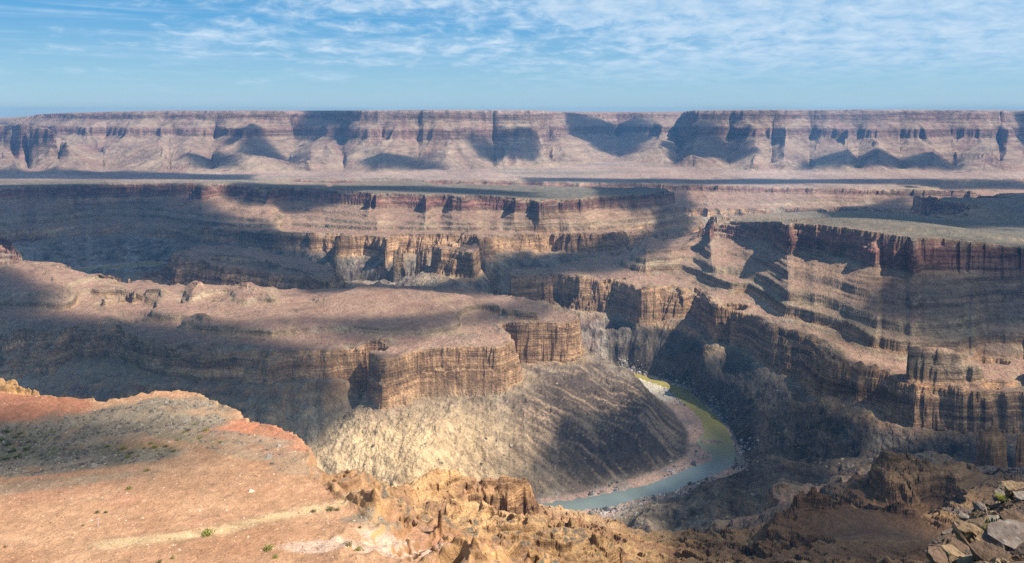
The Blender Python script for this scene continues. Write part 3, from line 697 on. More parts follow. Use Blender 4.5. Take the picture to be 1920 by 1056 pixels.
bedded = np.maximum(smooth(u, 128, 150) * canyon, far * smooth(u, 268, 300)); bedded = np.maximum(bedded, near * (1 - flat_near)) + 0.12 * low * canyon
Ak = np.stack([take(A[..., i]) for i in range(3)] + [take(bedded)], -1)
Rk = REG[ri, cc_]
print('rows', round(time.time() - T0, 1))

# ---------------------------------------------------------------- materials
def mat_base(name):
    m = bpy.data.materials.new(name); m.use_nodes = True; m.node_tree.nodes.clear(); return m
def rock_material(name, fine=1.0, big=14.0, bump=0.6, rough=0.95, bed=3.0, contrast=1.0):
    m = mat_base(name); n, L = nodes_of(m.node_tree)
    out = n('ShaderNodeOutputMaterial'); b = n('ShaderNodeBsdfPrincipled')
    b.inputs['Roughness'].default_value = rough; b.inputs['Specular IOR Level'].default_value = 0.12
    at = n('ShaderNodeAttribute', attribute_name='ground_colour')
    geo = n('ShaderNodeNewGeometry')
    M = lambda *a_, **k_: math_node(n, L, *a_, **k_)
    def tex(sx_, sz_, detail=6, r_=0.65, dist=0.0):
        mp = n('ShaderNodeMapping'); mp.inputs['Scale'].default_value = (1 / sx_, 1 / sx_, 1 / sz_); L(geo.outputs['Position'], mp.inputs[0])
        t = n('ShaderNodeTexNoise'); t.inputs['Scale'].default_value = 1.0; t.inputs['Detail'].default_value = detail
        t.inputs['Roughness'].default_value = r_; t.inputs['Distortion'].default_value = dist
        L(mp.outputs[0], t.inputs[0]); return t.outputs[0]
    def rng_(v, a0, a1, b0, b1):
        r = n('ShaderNodeMapRange'); r.inputs[1].default_value = a0; r.inputs[2].default_value = a1; r.inputs[3].default_value = b0; r.inputs[4].default_value = b1
        L(v, r.inputs[0]); return r.outputs[0]
    rub = tex(fine, fine, 4, 0.7); lump = tex(big, big, 8, 0.68, 0.3)
    beds = tex(bed * 22, bed, 6, 0.68, 0.4); beds2 = tex(bed * 90, bed * 3.5, 3, 0.55); joints = tex(bed * 2.2, bed * 9, 6, 0.7, 0.6)
    sp = n('ShaderNodeSeparateXYZ'); L(geo.outputs['True Normal'], sp.inputs[0])
    steep_ = rng_(sp.outputs[2], 0.93, 0.6, 0.0, 1.0)
    w_ = M('MULTIPLY', at.outputs['Alpha'], M('MULTIPLY_ADD', steep_, 0.75, 0.25))
    v1 = rng_(rub, 0.3, 0.7, 1 - 0.30 * contrast, 1 + 0.30 * contrast)
    v2 = M('ADD', 1.0, M('MULTIPLY', rng_(lump, 0.3, 0.7, -0.45 * contrast, 0.45 * contrast), M('MULTIPLY_ADD', steep_, 0.6, 0.4)))
    vb = rng_(beds, 0.36, 0.64, 0.68, 1.2); vb2 = rng_(beds2, 0.38, 0.62, 0.62, 1.3); vj = rng_(joints, 0.36, 0.6, 0.88, 1.07)
    bb = M('MULTIPLY', M('MULTIPLY', vb, vb2), M('ADD', 1.0, M('MULTIPLY', M('SUBTRACT', vj, 1.0), steep_)))
    bb = M('ADD', 1.0, M('MULTIPLY', M('SUBTRACT', bb, 1.0), w_))
    v = M('MULTIPLY', M('MULTIPLY', v1, v2), bb)
    mx = n('ShaderNodeVectorMath', operation='SCALE'); L(at.outputs['Color'], mx.inputs[0]); L(v, mx.inputs['Scale'])
    L(mx.outputs[0], b.inputs['Base Color'])
    h = M('MULTIPLY_ADD', rub, fine * 0.9, M('MULTIPLY', lump, big * 0.55))
    h2 = M('MULTIPLY', M('ADD', M('MULTIPLY', beds, bed * 1.6), M('MULTIPLY', joints, bed * 1.6)), w_)
    bp = n('ShaderNodeBump'); bp.inputs['Strength'].default_value = bump; bp.inputs['Distance'].default_value = 1.0
    L(M('ADD', h, h2), bp.inputs['Height']); L(bp.outputs[0], b.inputs['Normal'])
    L(b.outputs[0], out.inputs[0]); return m
ROCK_FAR = rock_material('weathered_rock_far', 7.0, 40.0, 0.7, bed=7.0)
ROCK_MID = rock_material('weathered_rock', 3.5, 18.0, 0.8, bed=3.2, contrast=1.15)
ROCK_NEAR = rock_material('weathered_rock_near', 1.1, 6.0, 0.8, bed=1.3, contrast=1.1)
SOIL = rock_material('stony_soil', 0.5, 3.2, 0.7, bed=1.0, contrast=0.85)

def link(name, me, label=None, cat=None, kind=None, group=None, parent=None):
    o = bpy.data.objects.new(name, me); C.objects.link(o)
    if label: o['label'] = label
    if cat: o['category'] = cat
    if kind: o['kind'] = kind
    if group: o['group'] = group
    if parent is not None: o.parent = parent
    return o
def mesh_np(name, co, quads, mats, colr=None, smooth_=False):
    me = bpy.data.meshes.new(name)
    me.vertices.add(len(co)); me.vertices.foreach_set('co', np.ascontiguousarray(co, np.float32).ravel())
    nf, k = quads.shape
    me.loops.add(nf * k); me.loops.foreach_set('vertex_index', quads.astype(np.int32).ravel())
    me.polygons.add(nf); me.polygons.foreach_set('loop_start', np.arange(0, nf * k, k, dtype=np.int32))
    me.polygons.foreach_set('use_smooth', np.full(nf, smooth_))
    if colr is not None:
        at = me.attributes.new('ground_colour', 'FLOAT_COLOR', 'POINT')
        rgba = np.ones((len(co), 4), np.float32); rgba[:, :colr.shape[1]] = colr; at.data.foreach_set('color', rgba.ravel())
    me.update(calc_edges=True)
    for m in mats: me.materials.append(m)
    return me
V = np.stack([Xk, Yk, Zk], -1).reshape(-1, 3).astype(np.float32); CA = Ak.reshape(-1, 4).astype(np.float32)
I = (np.arange(NK - 1)[:, None] * NC + np.arange(NC - 1)[None, :])
Q = np.stack([I, I + 1, I + NC + 1, I + NC], -1).reshape(-1, 4)
QR = Rk[:-1, :-1].ravel()
for k, (nm, lab, cat) in enumerate(names):
    q = Q[QR == k]
    if not len(q): continue
    ids, inv = np.unique(q, return_inverse=True)
    mt = ROCK_FAR if nm in ('escarpment', 'plain', 'far_canyon_wall', 'far_mesa', 'second_canyon_wall') else SOIL if nm == 'foreground_plateau' else ROCK_NEAR if nm in ('pinnacle_ridge', 'slab_ridge', 'rock_tower', 'rock_stack') else ROCK_MID
    link(nm, mesh_np(nm, V[ids], inv.reshape(-1, 4), [mt], CA[ids], nm in ('foreground_plateau', 'plain')), lab, cat, 'structure')
print('meshes', round(time.time() - T0, 1))
# ground height at a plan position, for standing things on
def ground(X, Y): 
    r, c = rc(np.array([X], float), np.array([Y], float), NR, NC)
    return float(bil(z, r, c)[0])

# ---------------------------------------------------------------- river
def water_material():
    m = mat_base('river_water'); n, L = nodes_of(m.node_tree)
    out = n('ShaderNodeOutputMaterial'); b = n('ShaderNodeBsdfPrincipled')
    geo = n('ShaderNodeNewGeometry'); t = n('ShaderNodeTexNoise'); t.inputs['Scale'].default_value = 0.35; t.inputs['Detail'].default_value = 4
    L(geo.outputs['Position'], t.inputs[0])
    sp = n('ShaderNodeSeparateXYZ'); L(geo.outputs['Position'], sp.inputs[0])
    mr = n('ShaderNodeMapRange'); mr.inputs['From Min'].default_value = 1230; mr.inputs['From Max'].default_value = 1400
    L(sp.outputs[1], mr.inputs[0])
    mx = n('ShaderNodeMix', data_type='RGBA'); L(mr.outputs[0], mx.inputs[0])
    mx.inputs[6].default_value = (.15, .185, .175, 1); mx.inputs[7].default_value = (.30, .26, .075, 1)  # near reach tinted grey-blue for reflected sky, far reach olive water
    L(mx.outputs[2], b.inputs['Base Color'])
    b.inputs['Roughness'].default_value = 0.12; b.inputs['IOR'].default_value = 1.33
    bp = n('ShaderNodeBump'); bp.inputs['Strength'].default_value = 0.35; bp.inputs['Distance'].default_value = 0.5
    L(t.outputs[0], bp.inputs['Height']); L(bp.outputs[0], b.inputs['Normal'])
    L(b.outputs[0], out.inputs[0]); return m
WATER = water_material()
co, fs = [], []
for i, (a, b) in enumerate(zip(RIV_L, RIV_R)):
    d = (b - a) / np.linalg.norm(b - a); a2, b2 = a - d * 22, b + d * 22
    co += [(a2[0], a2[1], -600.1), (b2[0], b2[1], -600.1)]
    if i: fs.append((2 * i - 2, 2 * i - 1, 2 * i + 1, 2 * i))
link('river', mesh_np('river', np.array(co), np.array(fs), [WATER]), 'olive green river curving between the canyon slopes', 'river', 'structure')

# ---------------------------------------------------------------- things made of rock, plants and loose stones
def tri_mesh(name, verts, faces, mats, smooth_=False, colr=None):
    me = bpy.data.meshes.new(name); me.from_pydata([tuple(v) for v in verts], [], [tuple(f) for f in faces])
    for m in mats: me.materials.append(m)
    if smooth_: me.polygons.foreach_set('use_smooth', [True] * len(me.polygons))
    if colr is not None:
        at = me.attributes.new('ground_colour', 'FLOAT_COLOR', 'POINT'); at.data.foreach_set('color', np.asarray(colr, np.float32).ravel())
    me.update(); return me
def slab_mesh(name, sx_, sy_, sz_, mat, rnd, cuts=2, rough=0.11):
    """an angular slab: the hull of scattered points, split and knocked about a little"""
    bm = bmesh.new()
    for _ in range(20):
        a = rnd.uniform(0, 6.28); r = rnd.uniform(0.6, 1.0)
        x = math.copysign(abs(math.cos(a)) ** 0.7, math.cos(a)) * r; y = math.copysign(abs(math.sin(a)) ** 0.7, math.sin(a)) * r
        bm.verts.new((x * sx_ / 2, y * sy_ / 2, rnd.choice((-1, 1)) * sz_ / 2 * rnd.uniform(0.8, 1.0)))
    r = bmesh.ops.convex_hull(bm, input=bm.verts)
    bmesh.ops.delete(bm, geom=[v for v in bm.verts if not v.link_faces], context='VERTS')
    bmesh.ops.dissolve_limit(bm, angle_limit=0.15, verts=bm.verts, edges=bm.edges)
    bmesh.ops.bevel(bm, geom=list(bm.edges), offset=0.035 * min(sx_, sy_, sz_ * 3), segments=1, affect='EDGES')
    bmesh.ops.triangulate(bm, faces=bm.faces)
    if cuts:
        bmesh.ops.subdivide_edges(bm, edges=[e for e in bm.edges if e.calc_length() > 0.22 * max(sx_, sy_)], cuts=cuts, use_grid_fill=True)
        for v in bm.verts:
            k = 6.0 / max(sx_, sy_)
            q = float(noise2(np.array([v.co.x * k + v.co.z * 3 * k]), np.array([v.co.y * k - v.co.z * 2 * k]))[0])
            v.co += v.co.normalized() * q * rough * max(sx_, sy_) * 0.5
            st = sz_ / 5.0; v.co.x += (0.03 * sx_) * (1 if int((v.co.z + 10) / st) % 2 else -1) * (1 if v.co.x > 0 else -1)
    me = bpy.data.meshes.new(name); bm.to_mesh(me); bm.free(); me.materials.append(mat); return me
def slab_material(name, c1, c2, c3, lichen=0.0):
    m = mat_base(name); n, L = nodes_of(m.node_tree); out = n('ShaderNodeOutputMaterial'); b = n('ShaderNodeBsdfPrincipled')
    b.inputs['Roughness'].default_value = 0.85; b.inputs['Specular IOR Level'].default_value = 0.25
    tc = n('ShaderNodeNewGeometry')
    def tx(sc_, d, r_=0.6):
        t = n('ShaderNodeTexNoise'); t.inputs['Scale'].default_value = sc_; t.inputs['Detail'].default_value = d; t.inputs['Roughness'].default_value = r_
        L(tc.outputs['Position'], t.inputs[0]); return t.outputs[0]
    a_, b_, c_ = tx(2.2, 7), tx(9.0, 6), tx(1.1, 3)
    def mr(v, lo, hi, t1=1.0):
        r = n('ShaderNodeMapRange'); r.inputs[1].default_value = lo; r.inputs[2].default_value = hi; r.inputs[4].default_value = t1; L(v, r.inputs[0]); return r.outputs[0]
    def mix(f, x, y):
        q = n('ShaderNodeMix', data_type='RGBA'); L(f, q.inputs[0])
        for i, w in ((6, x), (7, y)):
            if isinstance(w, tuple): q.inputs[i].default_value = w + (1,)
            else: L(w, q.inputs[i])
        return q.outputs[2]
    c = mix(mr(a_, .35, .65), c1, c2); c = mix(mr(b_, .52, .66, .8), c, c3)
    if lichen:
        c = mix(mr(tx(14.0, 4), .60, .66, lichen), c, (.30, .11, .045)); c = mix(mr(tx(9.3, 5), .58, .66, lichen), c, (.27, .26, .25))
    L(c, b.inputs['Base Color'])
    bp = n('ShaderNodeBump'); bp.inputs['Strength'].default_value = 0.8; bp.inputs['Distance'].default_value = 0.09; L(math_node(n, L, 'ADD', a_, b_), bp.inputs['Height']); L(bp.outputs[0], b.inputs['Normal'])
    L(b.outputs[0], out.inputs[0]); return m
SL_BROWN = slab_material('brown_slab', (.10, .065, .045), (.18, .12, .085), (.055, .04, .03))
SL_DARK = slab_material('dark_slab', (.08, .06, .05), (.16, .115, .09), (.05, .04, .035))
SL_YELL = slab_material('ochre_slab', (.17, .115, .07), (.28, .20, .125), (.09, .055, .035))
SL_PALE = slab_material('pale_slab', (.16, .13, .11), (.28, .24, .205), (.09, .07, .055))
SL_LICH = slab_material('lichened_slab', (.10, .08, .07), (.19, .16, .145), (.05, .04, .04), 0.6)
SL_GREY = slab_material('grey_slab', (.10, .09, .085), (.17, .155, .145), (.06, .05, .045), 0.3)

# the stony shoulder of the hill the viewer stands on
def shoulder_py(px_, Y):
    o = np.interp(px_, [1600, 1740, 1798, 1826, 1862, 1888, 1915, 2000, 2200, 2600], [1300, 1062, 984, 966, 950, 930, 920, 890, 850, 800])
    f = (Y - 10.5) / 12.5
    front = np.interp(px_, [1600, 1740, 1840, 1920, 2600], [1400, 1130, 1072, 1060, 1040])
    py_ = front + (o - front) * np.clip(f, 0, 1)
    return py_
XS = np.linspace(0.40, 1.30, 90); YS = np.concatenate([np.linspace(3, 10, 10), np.linspace(10.5, 23, 60), np.linspace(23.4, 60, 22), np.linspace(64, 130, 14)])
sv = []; 
for Y in YS:
    for t in XS:
        px_ = CX + t * F
        if Y < 10.5: z_ = -(shoulder_py(px_, 10.5) - H0) / F * 10.5 * (Y / 10.5) - 0.0 - 1.0 * (1 - Y / 10.5)
        elif Y <= 23: z_ = -(shoulder_py(px_, Y) - H0) / F * Y
        else: z_ = -(shoulder_py(px_, 23) - H0) / F * 23 - (Y - 23) * 1.7
        sv.append((t * Y, Y, z_))
sv = np.array(sv); sv[:, 2] += 0.10 * fbm(sv[:, 0], sv[:, 1], 1.6, 4, .6, seed=81)
nx_, ny_ = len(XS), len(YS); ii_ = (np.arange(ny_ - 1)[:, None] * nx_ + np.arange(nx_ - 1)[None, :])
link('hill_shoulder', mesh_np('hill_shoulder', sv, np.stack([ii_, ii_ + 1, ii_ + nx_ + 1, ii_ + nx_], -1).reshape(-1, 4), [SL_BROWN]), 'dark stony hill shoulder under the slab heap at the lower right corner', 'hillside', 'structure')
# flat top of the same hill, under and behind the viewer
hp = [(-14, -12, -1.7), (14, -12, -1.7), (16, 2.2, -1.75), (-14, 2.2, -1.75), (18, 3.2, -3.3), (-14, 3.4, -3.6), (22, 9, -30), (-14, 9, -30), (60, 60, -62), (-60, 60, -62), (112, 118, -93), (-112, 118, -93)]
link('hilltop', mesh_np('hilltop', np.array(hp, float), np.array([(0, 1, 2, 3), (3, 2, 4, 5), (5, 4, 6, 7), (7, 6, 8, 9), (9, 8, 10, 11)]), [SL_BROWN]), 'flat stony hilltop the view is taken from', 'hilltop', 'structure')
rnd = random.Random(4)
def put_slab(px_, py_, Y, w, d, h, rz, tilt, mat, label, name='flat_stone', group='broken slabs of the stony shoulder', cuts=2, me=None):
    X = (px_ - CX) / F * Y; z_ = -(py_ - H0) / F * Y
    o = link(name, me or slab_mesh(name, w, d, h, mat, rnd, cuts), label, 'rock', None, group)
    o.location = (X, Y, z_); o.rotation_euler = (tilt[0], tilt[1], rz); return o
# the slabs one can tell apart
put_slab(1905, 1030, 12.3, 1.15, 1.0, 0.42, 0.35, (0.30, 0.12), SL_LICH, 'large lichen speckled slab in the bottom right corner, dark below its edge')
put_slab(1862, 1062, 11.8, 0.55, 0.8, 0.6, 0.2, (0.1, -0.25), SL_BROWN, 'dark upright block under the large lichen speckled slab')
put_slab(1915, 1000, 13.5, 0.62, 0.6, 0.14, 0.1, (0.25, -0.1), SL_GREY, 'flat grey speckled slab lying on the large lichened one')
put_slab(1812, 992, 14.5, 0.55, 0.6, 0.30, -0.1, (0.12, -0.12), SL_YELL, 'ochre yellow block with a shaded left end, left of the green succulent')
put_slab(1785, 1040, 13.0, 0.50, 0.45, 0.18, 0.3, (0.15, 0.3), SL_YELL, 'thin ochre slab leaning at the bottom left of the heap')
put_slab(1762, 1048, 12.5, 0.42, 0.5, 0.16, -0.3, (0.1, 0.15), SL_BROWN, 'lowest brown slab at the left foot of the heap')
put_slab(1903, 975, 16.5, 0.75, 0.5, 0.22, 0.15, (0.2, -0.25), SL_BROWN, 'long brown slab leaning right of the green succulent')
put_slab(1895, 915, 22.0, 0.75, 0.6, 0.24, 0.1, (0.05, -0.15), SL_YELL, 'sunlit ochre slab on the crest of the heap by the right edge')
put_slab(1874, 925, 21.5, 0.34, 0.4, 0.10, 0.2, (0.1, -0.3), SL_PALE, 'pale slab on the crest beside the lime green tuft')
put_slab(1837, 950, 20.5, 0.30, 0.4, 0.12, 0.5, (0.1, -0.5), SL_PALE, 'small pale slab half way up the crest of the heap')
put_slab(1806, 969, 19.0, 0.26, 0.3, 0.10, 0.2, (0.1, -0.2), SL_PALE, 'pale wedge at the low left end of the crest')
# the rest of the heap
vary = [slab_mesh('flat_stone', 1.0, rnd.uniform(.6, .95), rnd.uniform(.16, .34), m_, rnd, 1) for m_ in (SL_BROWN, SL_DARK, SL_YELL, SL_BROWN, SL_DARK, SL_LICH, SL_BROWN, SL_DARK, SL_PALE, SL_BROWN)]
for k in range(285):
    Y = rnd.uniform(11.5, 23.6); px_ = rnd.uniform(1765, 2090)
    py_ = float(shoulder_py(px_, Y)) + rnd.uniform(-3, 3)
    if 1840 < px_ < 1880 and 960 < py_ < 1000: continue
    s_ = (0.16 + 0.65 * rnd.random() ** 2.0) * (0.8 + 0.3 * (Y / 20))
    o = put_slab(px_, py_, Y, 1, 1, 1, rnd.uniform(-0.6, 0.7), (rnd.uniform(-.1, .45), rnd.uniform(-.65, -.05)), None, 'angular slab in the heap of broken rock at the lower right', me=rnd.choice(vary))
    o.scale = (s_, s_, s_)

# ---- plants
def leaf_material(name, c1, c2):
    m = mat_base(name); n, L = nodes_of(m.node_tree); out = n('ShaderNodeOutputMaterial'); b = n('ShaderNodeBsdfPrincipled')
    b.inputs['Roughness'].default_value = 0.7; b.inputs['Specular IOR Level'].default_value = 0.2
    g = n('ShaderNodeNewGeometry'); t = n('ShaderNodeTexNoise'); t.inputs['Scale'].default_value = 3.0; t.inputs['Detail'].default_value = 3; L(g.outputs['Position'], t.inputs[0])
    q = n('ShaderNodeMix', data_type='RGBA'); r = n('ShaderNodeMapRange'); r.inputs[1].default_value = .35; r.inputs[2].default_value = .65; L(t.outputs[0], r.inputs[0]); L(r.outputs[0], q.inputs[0])
    q.inputs[6].default_value = c1 + (1,); q.inputs[7].default_value = c2 + (1,); L(q.outputs[2], b.inputs['Base Color'])
    tr = n('ShaderNodeBsdfTranslucent'); L(q.outputs[2], tr.inputs[0]); mx = n('ShaderNodeMixShader'); mx.inputs[0].default_value = 0.25
    L(b.outputs[0], mx.inputs[1]); L(tr.outputs[0], mx.inputs[2]); L(mx.outputs[0], out.inputs[0]); return m
LF_YG = leaf_material('yellow_green_leaf', (.17, .20, .035), (.33, .33, .07)); LF_GR = leaf_material('green_leaf', (.035, .075, .02), (.085, .13, .04)); LF_OL = leaf_material('dry_olive_leaf', (.13, .115, .05), (.24, .20, .10))
STEM = slab_material('bark', (.10, .07, .05), (.17, .12, .08), (.05, .04, .03))
def bush_parts(mat, seed, leaves=230):
    r = random.Random(seed); v, f = [], []
    for k in range(leaves):
        a = r.uniform(0, 6.28); e = math.asin(r.random()); rr = 0.5 * (r.random() ** 0.35) * (1 + 0.25 * math.sin(3 * a + seed))
        c = Vector((math.cos(a) * math.cos(e) * rr, math.sin(a) * math.cos(e) * rr, 0.08 + math.sin(e) * rr * 0.9))
        d1 = Vector((r.uniform(-1, 1), r.uniform(-1, 1), r.uniform(-.4, 1))).normalized(); d2 = d1.cross(Vector((r.uniform(-1, 1), r.uniform(-1, 1), r.uniform(-1, 1)))).normalized()
        L_ = r.uniform(.07, .13); W_ = L_ * 0.4; i = len(v)
        v += [c - d1 * L_ * .5, c + d2 * W_, c + d1 * L_ * .5, c - d2 * W_]; f += [(i, i + 1, i + 2, i + 3)]
    fol = tri_mesh('foliage', v, f, [mat]); v, f = [], []
    for k in range(9):
        a = r.uniform(0, 6.28); tip = Vector((math.cos(a) * .33, math.sin(a) * .33, r.uniform(.25, .45))); i = len(v)
        s_ = .018; v += [Vector((s_, 0, -.05)), Vector((-s_, s_, -.05)), Vector((-s_, -s_, -.05)), tip]; f += [(i, i + 1, i + 3), (i + 1, i + 2, i + 3), (i + 2, i, i + 3)]
    return fol, tri_mesh('stems', v, f, [STEM])
BUSH = {'yg': [bush_parts(LF_YG, 1), bush_parts(LF_YG, 2)], 'gr': [bush_parts(LF_GR, 3), bush_parts(LF_GR, 4)], 'ol': [bush_parts(LF_OL, 5), bush_parts(LF_OL, 6)]}
def bush(X, Y, z_, w, h, kind, label, group, parts=True, name='shrub', cat='shrub'):
    fol, st = random.Random(X * 7 + Y).choice(BUSH[kind])
    if parts:
        e = bpy.data.objects.new(name, None); C.objects.link(e); e['label'] = label; e['category'] = cat; e['group'] = group
        link('foliage', fol, parent=e); link('stems', st, parent=e)
    else: e = link(name, fol, label, cat, None, group)
    e.location = (X, Y, z_); e.scale = (w, w, h); e.rotation_euler = (0, 0, X * 3.3); return e
def on_flat(px_, py_):
    z_ = -101.0
    for _ in range(12):
        Y = -z_ * F / (py_ - H0); X = (px_ - CX) / F * Y; z_ = ground(X, Y)
    return X, Y, z_
G1 = 'shrubs dotted over the orange plateau'
for px_, py_, wpx, kd, lab in [
    (390, 1003, 26, 'yg', 'biggest yellow green shrub on the orange soil, beside a small grey patch'),
    (503, 1031, 22, 'yg', 'yellow green shrub just below the pale track on the orange plateau'),
    (517, 1046, 14, 'yg', 'small upright yellow green shrub near the bottom edge of the orange plateau'),
    (654, 1023, 18, 'ol', 'grey twiggy shrub at the border of the pale gravel patch'),
    (673, 1032, 17, 'yg', 'low yellowish shrub on the pale gravel patch'),
    (675, 990, 8, 'gr', 'tiny dark green shrub near the dark corner of the cliff edge'),
    (619, 957, 16, 'gr', 'dark green shrub by the corner of the cliff edge at the track end'),
    (588, 960, 13, 'ol', 'dark dry shrub beside the end of the pale track'),
    (632, 957, 10, 'gr', 'small green shrub at the very end of the pale track'),
    (621, 914, 10, 'ol', 'brown tuft on the rim above the dark slab cliff'),
    (182, 962, 10, 'gr', 'small green shrub up left of the white marker post'),
    (198, 962, 9, 'gr', 'round green shrub up right of the white marker post'),
    (156, 986, 7, 'ol', 'little dry tuft left of the white marker post'),
    (299, 1055, 11, 'gr', 'dark green shrub at the bottom edge of the picture'),
    (324, 1047, 10, 'yg', 'pale green shrub at the lower end of the track'),
    (10, 1026, 8, 'ol', 'dry tuft at the far left bottom of the orange soil'),
    (242, 917, 13, 'yg', 'flat yellowish shrub alone on the slope below the grey slabs'),
    (276, 883, 11, 'yg', 'yellowish tuft just under the green wash')]:
    X, Y, z_ = on_flat(px_, py_); w_ = wpx / F * Y; bush(X, Y, z_, w_, w_ * 0.72, kd, lab, G1)
r7 = random.Random(9)
wash = [(270, 842), (292, 840), (312, 836), (326, 846), (345, 812), (352, 806), (366, 795), (388, 808), (412, 828), (230, 843), (205, 838), (247, 849), (262, 855), (300, 851), (283, 832), (240, 858), (12, 812), (28, 822), (48, 842), (60, 848), (20, 848), (36, 858), (8, 862), (52, 828), (330, 826), (318, 841), (222, 852), (375, 822), (339, 797), (15, 835), (5, 825), (40, 812)]
for px_, py_ in wash:
    left = px_ < 100
    X, Y, z_ = on_flat(px_ + r7.uniform(-3, 3), py_ + r7.uniform(-2, 2)); w_ = r7.uniform(6, 14) / F * Y
    bush(X, Y, z_, w_ * (1.5 if left else 1.1), w_ * 0.6, 'gr' if left else r7.choice(['yg', 'yg', 'ol']), 'dark green shrub in the shaded hollow at the left edge of the plateau' if left else 'yellowish shrub along the wash between the grey slab patches', 'shrubs of the shaded hollow' if left else 'shrubs along the wash')
# river side thicket and bank shrubs
rr7 = random.Random(21)
for k in range(70):
    if k < 34: px_, py_, w_ = rr7.gauss(1282, 12), rr7.gauss(690, 11), rr7.uniform(6, 12)
    elif k < 44: px_, py_, w_ = rr7.uniform(255, 345), rr7.uniform(489, 496), rr7.uniform(10, 18)
    else:
        i = rr7.randrange(2, len(RL) - 3); a_ = (RL if rr7.random() < .6 else RR)[i]; px_, py_, w_ = a_[0] + rr7.gauss(0, 14), a_[1] + rr7.gauss(0, 6), rr7.uniform(3, 7)
        w_ *= 1.0
    z_ = -596.0
    for _ in range(25):
        Y = -z_ * F / (py_ - H0); X = (px_ - CX) / F * Y; z_ = 0.5 * z_ + 0.5 * ground(X, Y)
    if z_ < -599.3: continue
    if k < 34: lab, gq = 'green thicket tree at the foot of the dark cliff by the river bend', 'trees of the riverside thicket'
    elif k < 44: lab, gq = 'green tree on the sunlit bank of the far river bend on the left', 'trees at the far bend'
    else: lab, gq = 'small dark shrub on the river bank', 'shrubs on the river banks'
    bush(X, Y, z_ - .2, w_, w_ * rr7.uniform(.6, .9), 'gr' if k % 3 else 'yg', lab, gq, name='tree' if k < 44 else 'shrub', cat='tree' if k < 44 else 'shrub')
# succulent, yellow tuft and lime tuft in the slab heap
def tube(v, f, p0, p1, r0, r1, n_=7):
    d = (p1 - p0).normalized(); a_ = d.orthogonal().normalized(); b_ = d.cross(a_); i = len(v)
    for q, (p, r) in enumerate(((p0, r0), (p1, r1))):
        for k in range(n_):
            t = k / n_ * 6.2832; rr_ = r * (1.0 if k % 2 else 0.78); v.append(p + (a_ * math.cos(t) + b_ * math.sin(t)) * rr_)
    for k in range(n_): f.append((i + k, i + (k + 1) % n_, i + n_ + (k + 1) % n_, i + n_ + k))
    f.append(tuple(i + n_ + k for k in range(n_)))
SUC = leaf_material('succulent_skin', (.05, .12, .07), (.10, .19, .11))
Yq = 13.2; base = Vector(((1864 - CX) / F * Yq, Yq, -(999 - H0) / F * Yq)); s_ = Yq / F
e = bpy.data.objects.new('succulent', None); C.objects.link(e); e['label'] = 'blue green many armed succulent standing among the brown slabs'; e['category'] = 'succulent'; e.location = base
for k in range(13):
    a_ = k / 13 * 6.2832; spread = (0.35 + 0.65 * ((k * 7) % 5) / 4) * 10 * s_; v, f = [], []
    p0 = Vector((0, 0, 0)); p1 = Vector((math.cos(a_) * spread, math.sin(a_) * spread, 8 * s_)); p2 = p1 + Vector((math.cos(a_) * 1.2 * s_, math.sin(a_) * 1.2 * s_, (12 + (k * 5) % 10) * s_))
    tube(v, f, p0, p1, .010, .016); tube(v, f, p1, p2, .017, .012)
    link('arm', tri_mesh('arm', v, f, [SUC]), parent=e)
def tuft(px_, py_, Y, w, h, mat, label, n_=90):
    v, f = [], []; r = random.Random(int(px_))
    for k in range(n_):
        a_ = r.uniform(0, 6.28); b_ = Vector((r.uniform(-.3, .3) * w, r.uniform(-.3, .3) * w, 0)); t_ = b_ + Vector((math.cos(a_) * w * .45, math.sin(a_) * w * .45, r.uniform(.5, 1) * h)); q = Vector((-math.sin(a_), math.cos(a_), 0)) * .006
        i = len(v); v += [b_ - q, b_ + q, t_]; f.append((i, i + 1, i + 2))
    o = link('grass_tuft', tri_mesh('grass_tuft', v, f, [mat]), label, 'grass tuft', 'thing'); o.location = ((px_ - CX) / F * Y, Y, -(py_ - H0) / F * Y); return o
tuft(1854, 1002, 13.0, .17, .22, LF_YG, 'yellow green grass tuft at the left foot of the succulent', 160)
tuft(1877, 936, 20.8, .26, .16, LF_YG, 'lime green tuft on the crest of the slab heap', 160)

# ---- marker post on the plateau
X, Y, z_ = on_flat(184, 988)
WP = slab_material('weathered_white_paint', (.62, .61, .60), (.72, .71, .70), (.5, .48, .45))
def box(name, sx_, sy_, sz_, loc, mat, parent):
    bm = bmesh.new(); bmesh.ops.create_cube(bm, size=1); bmesh.ops.scale(bm, vec=(sx_, sy_, sz_), verts=bm.verts); bmesh.ops.bevel(bm, geom=list(bm.edges), offset=.012, segments=1, affect='EDGES')
    me = bpy.data.meshes.new(name); bm.to_mesh(me); bm.free(); me.materials.append(mat); o = link(name, me, parent=parent); o.location = loc; return o
e = bpy.data.objects.new('marker_post', None); C.objects.link(e); e['label'] = 'thin white marker post with a small board, alone on the orange soil'; e['category'] = 'post'; e.location = (X, Y, z_)
box('post', .11, .11, 2.0, (0, 0, .95), WP, e); box('board', .55, .06, .16, (0, -.09, 1.85), WP, e)

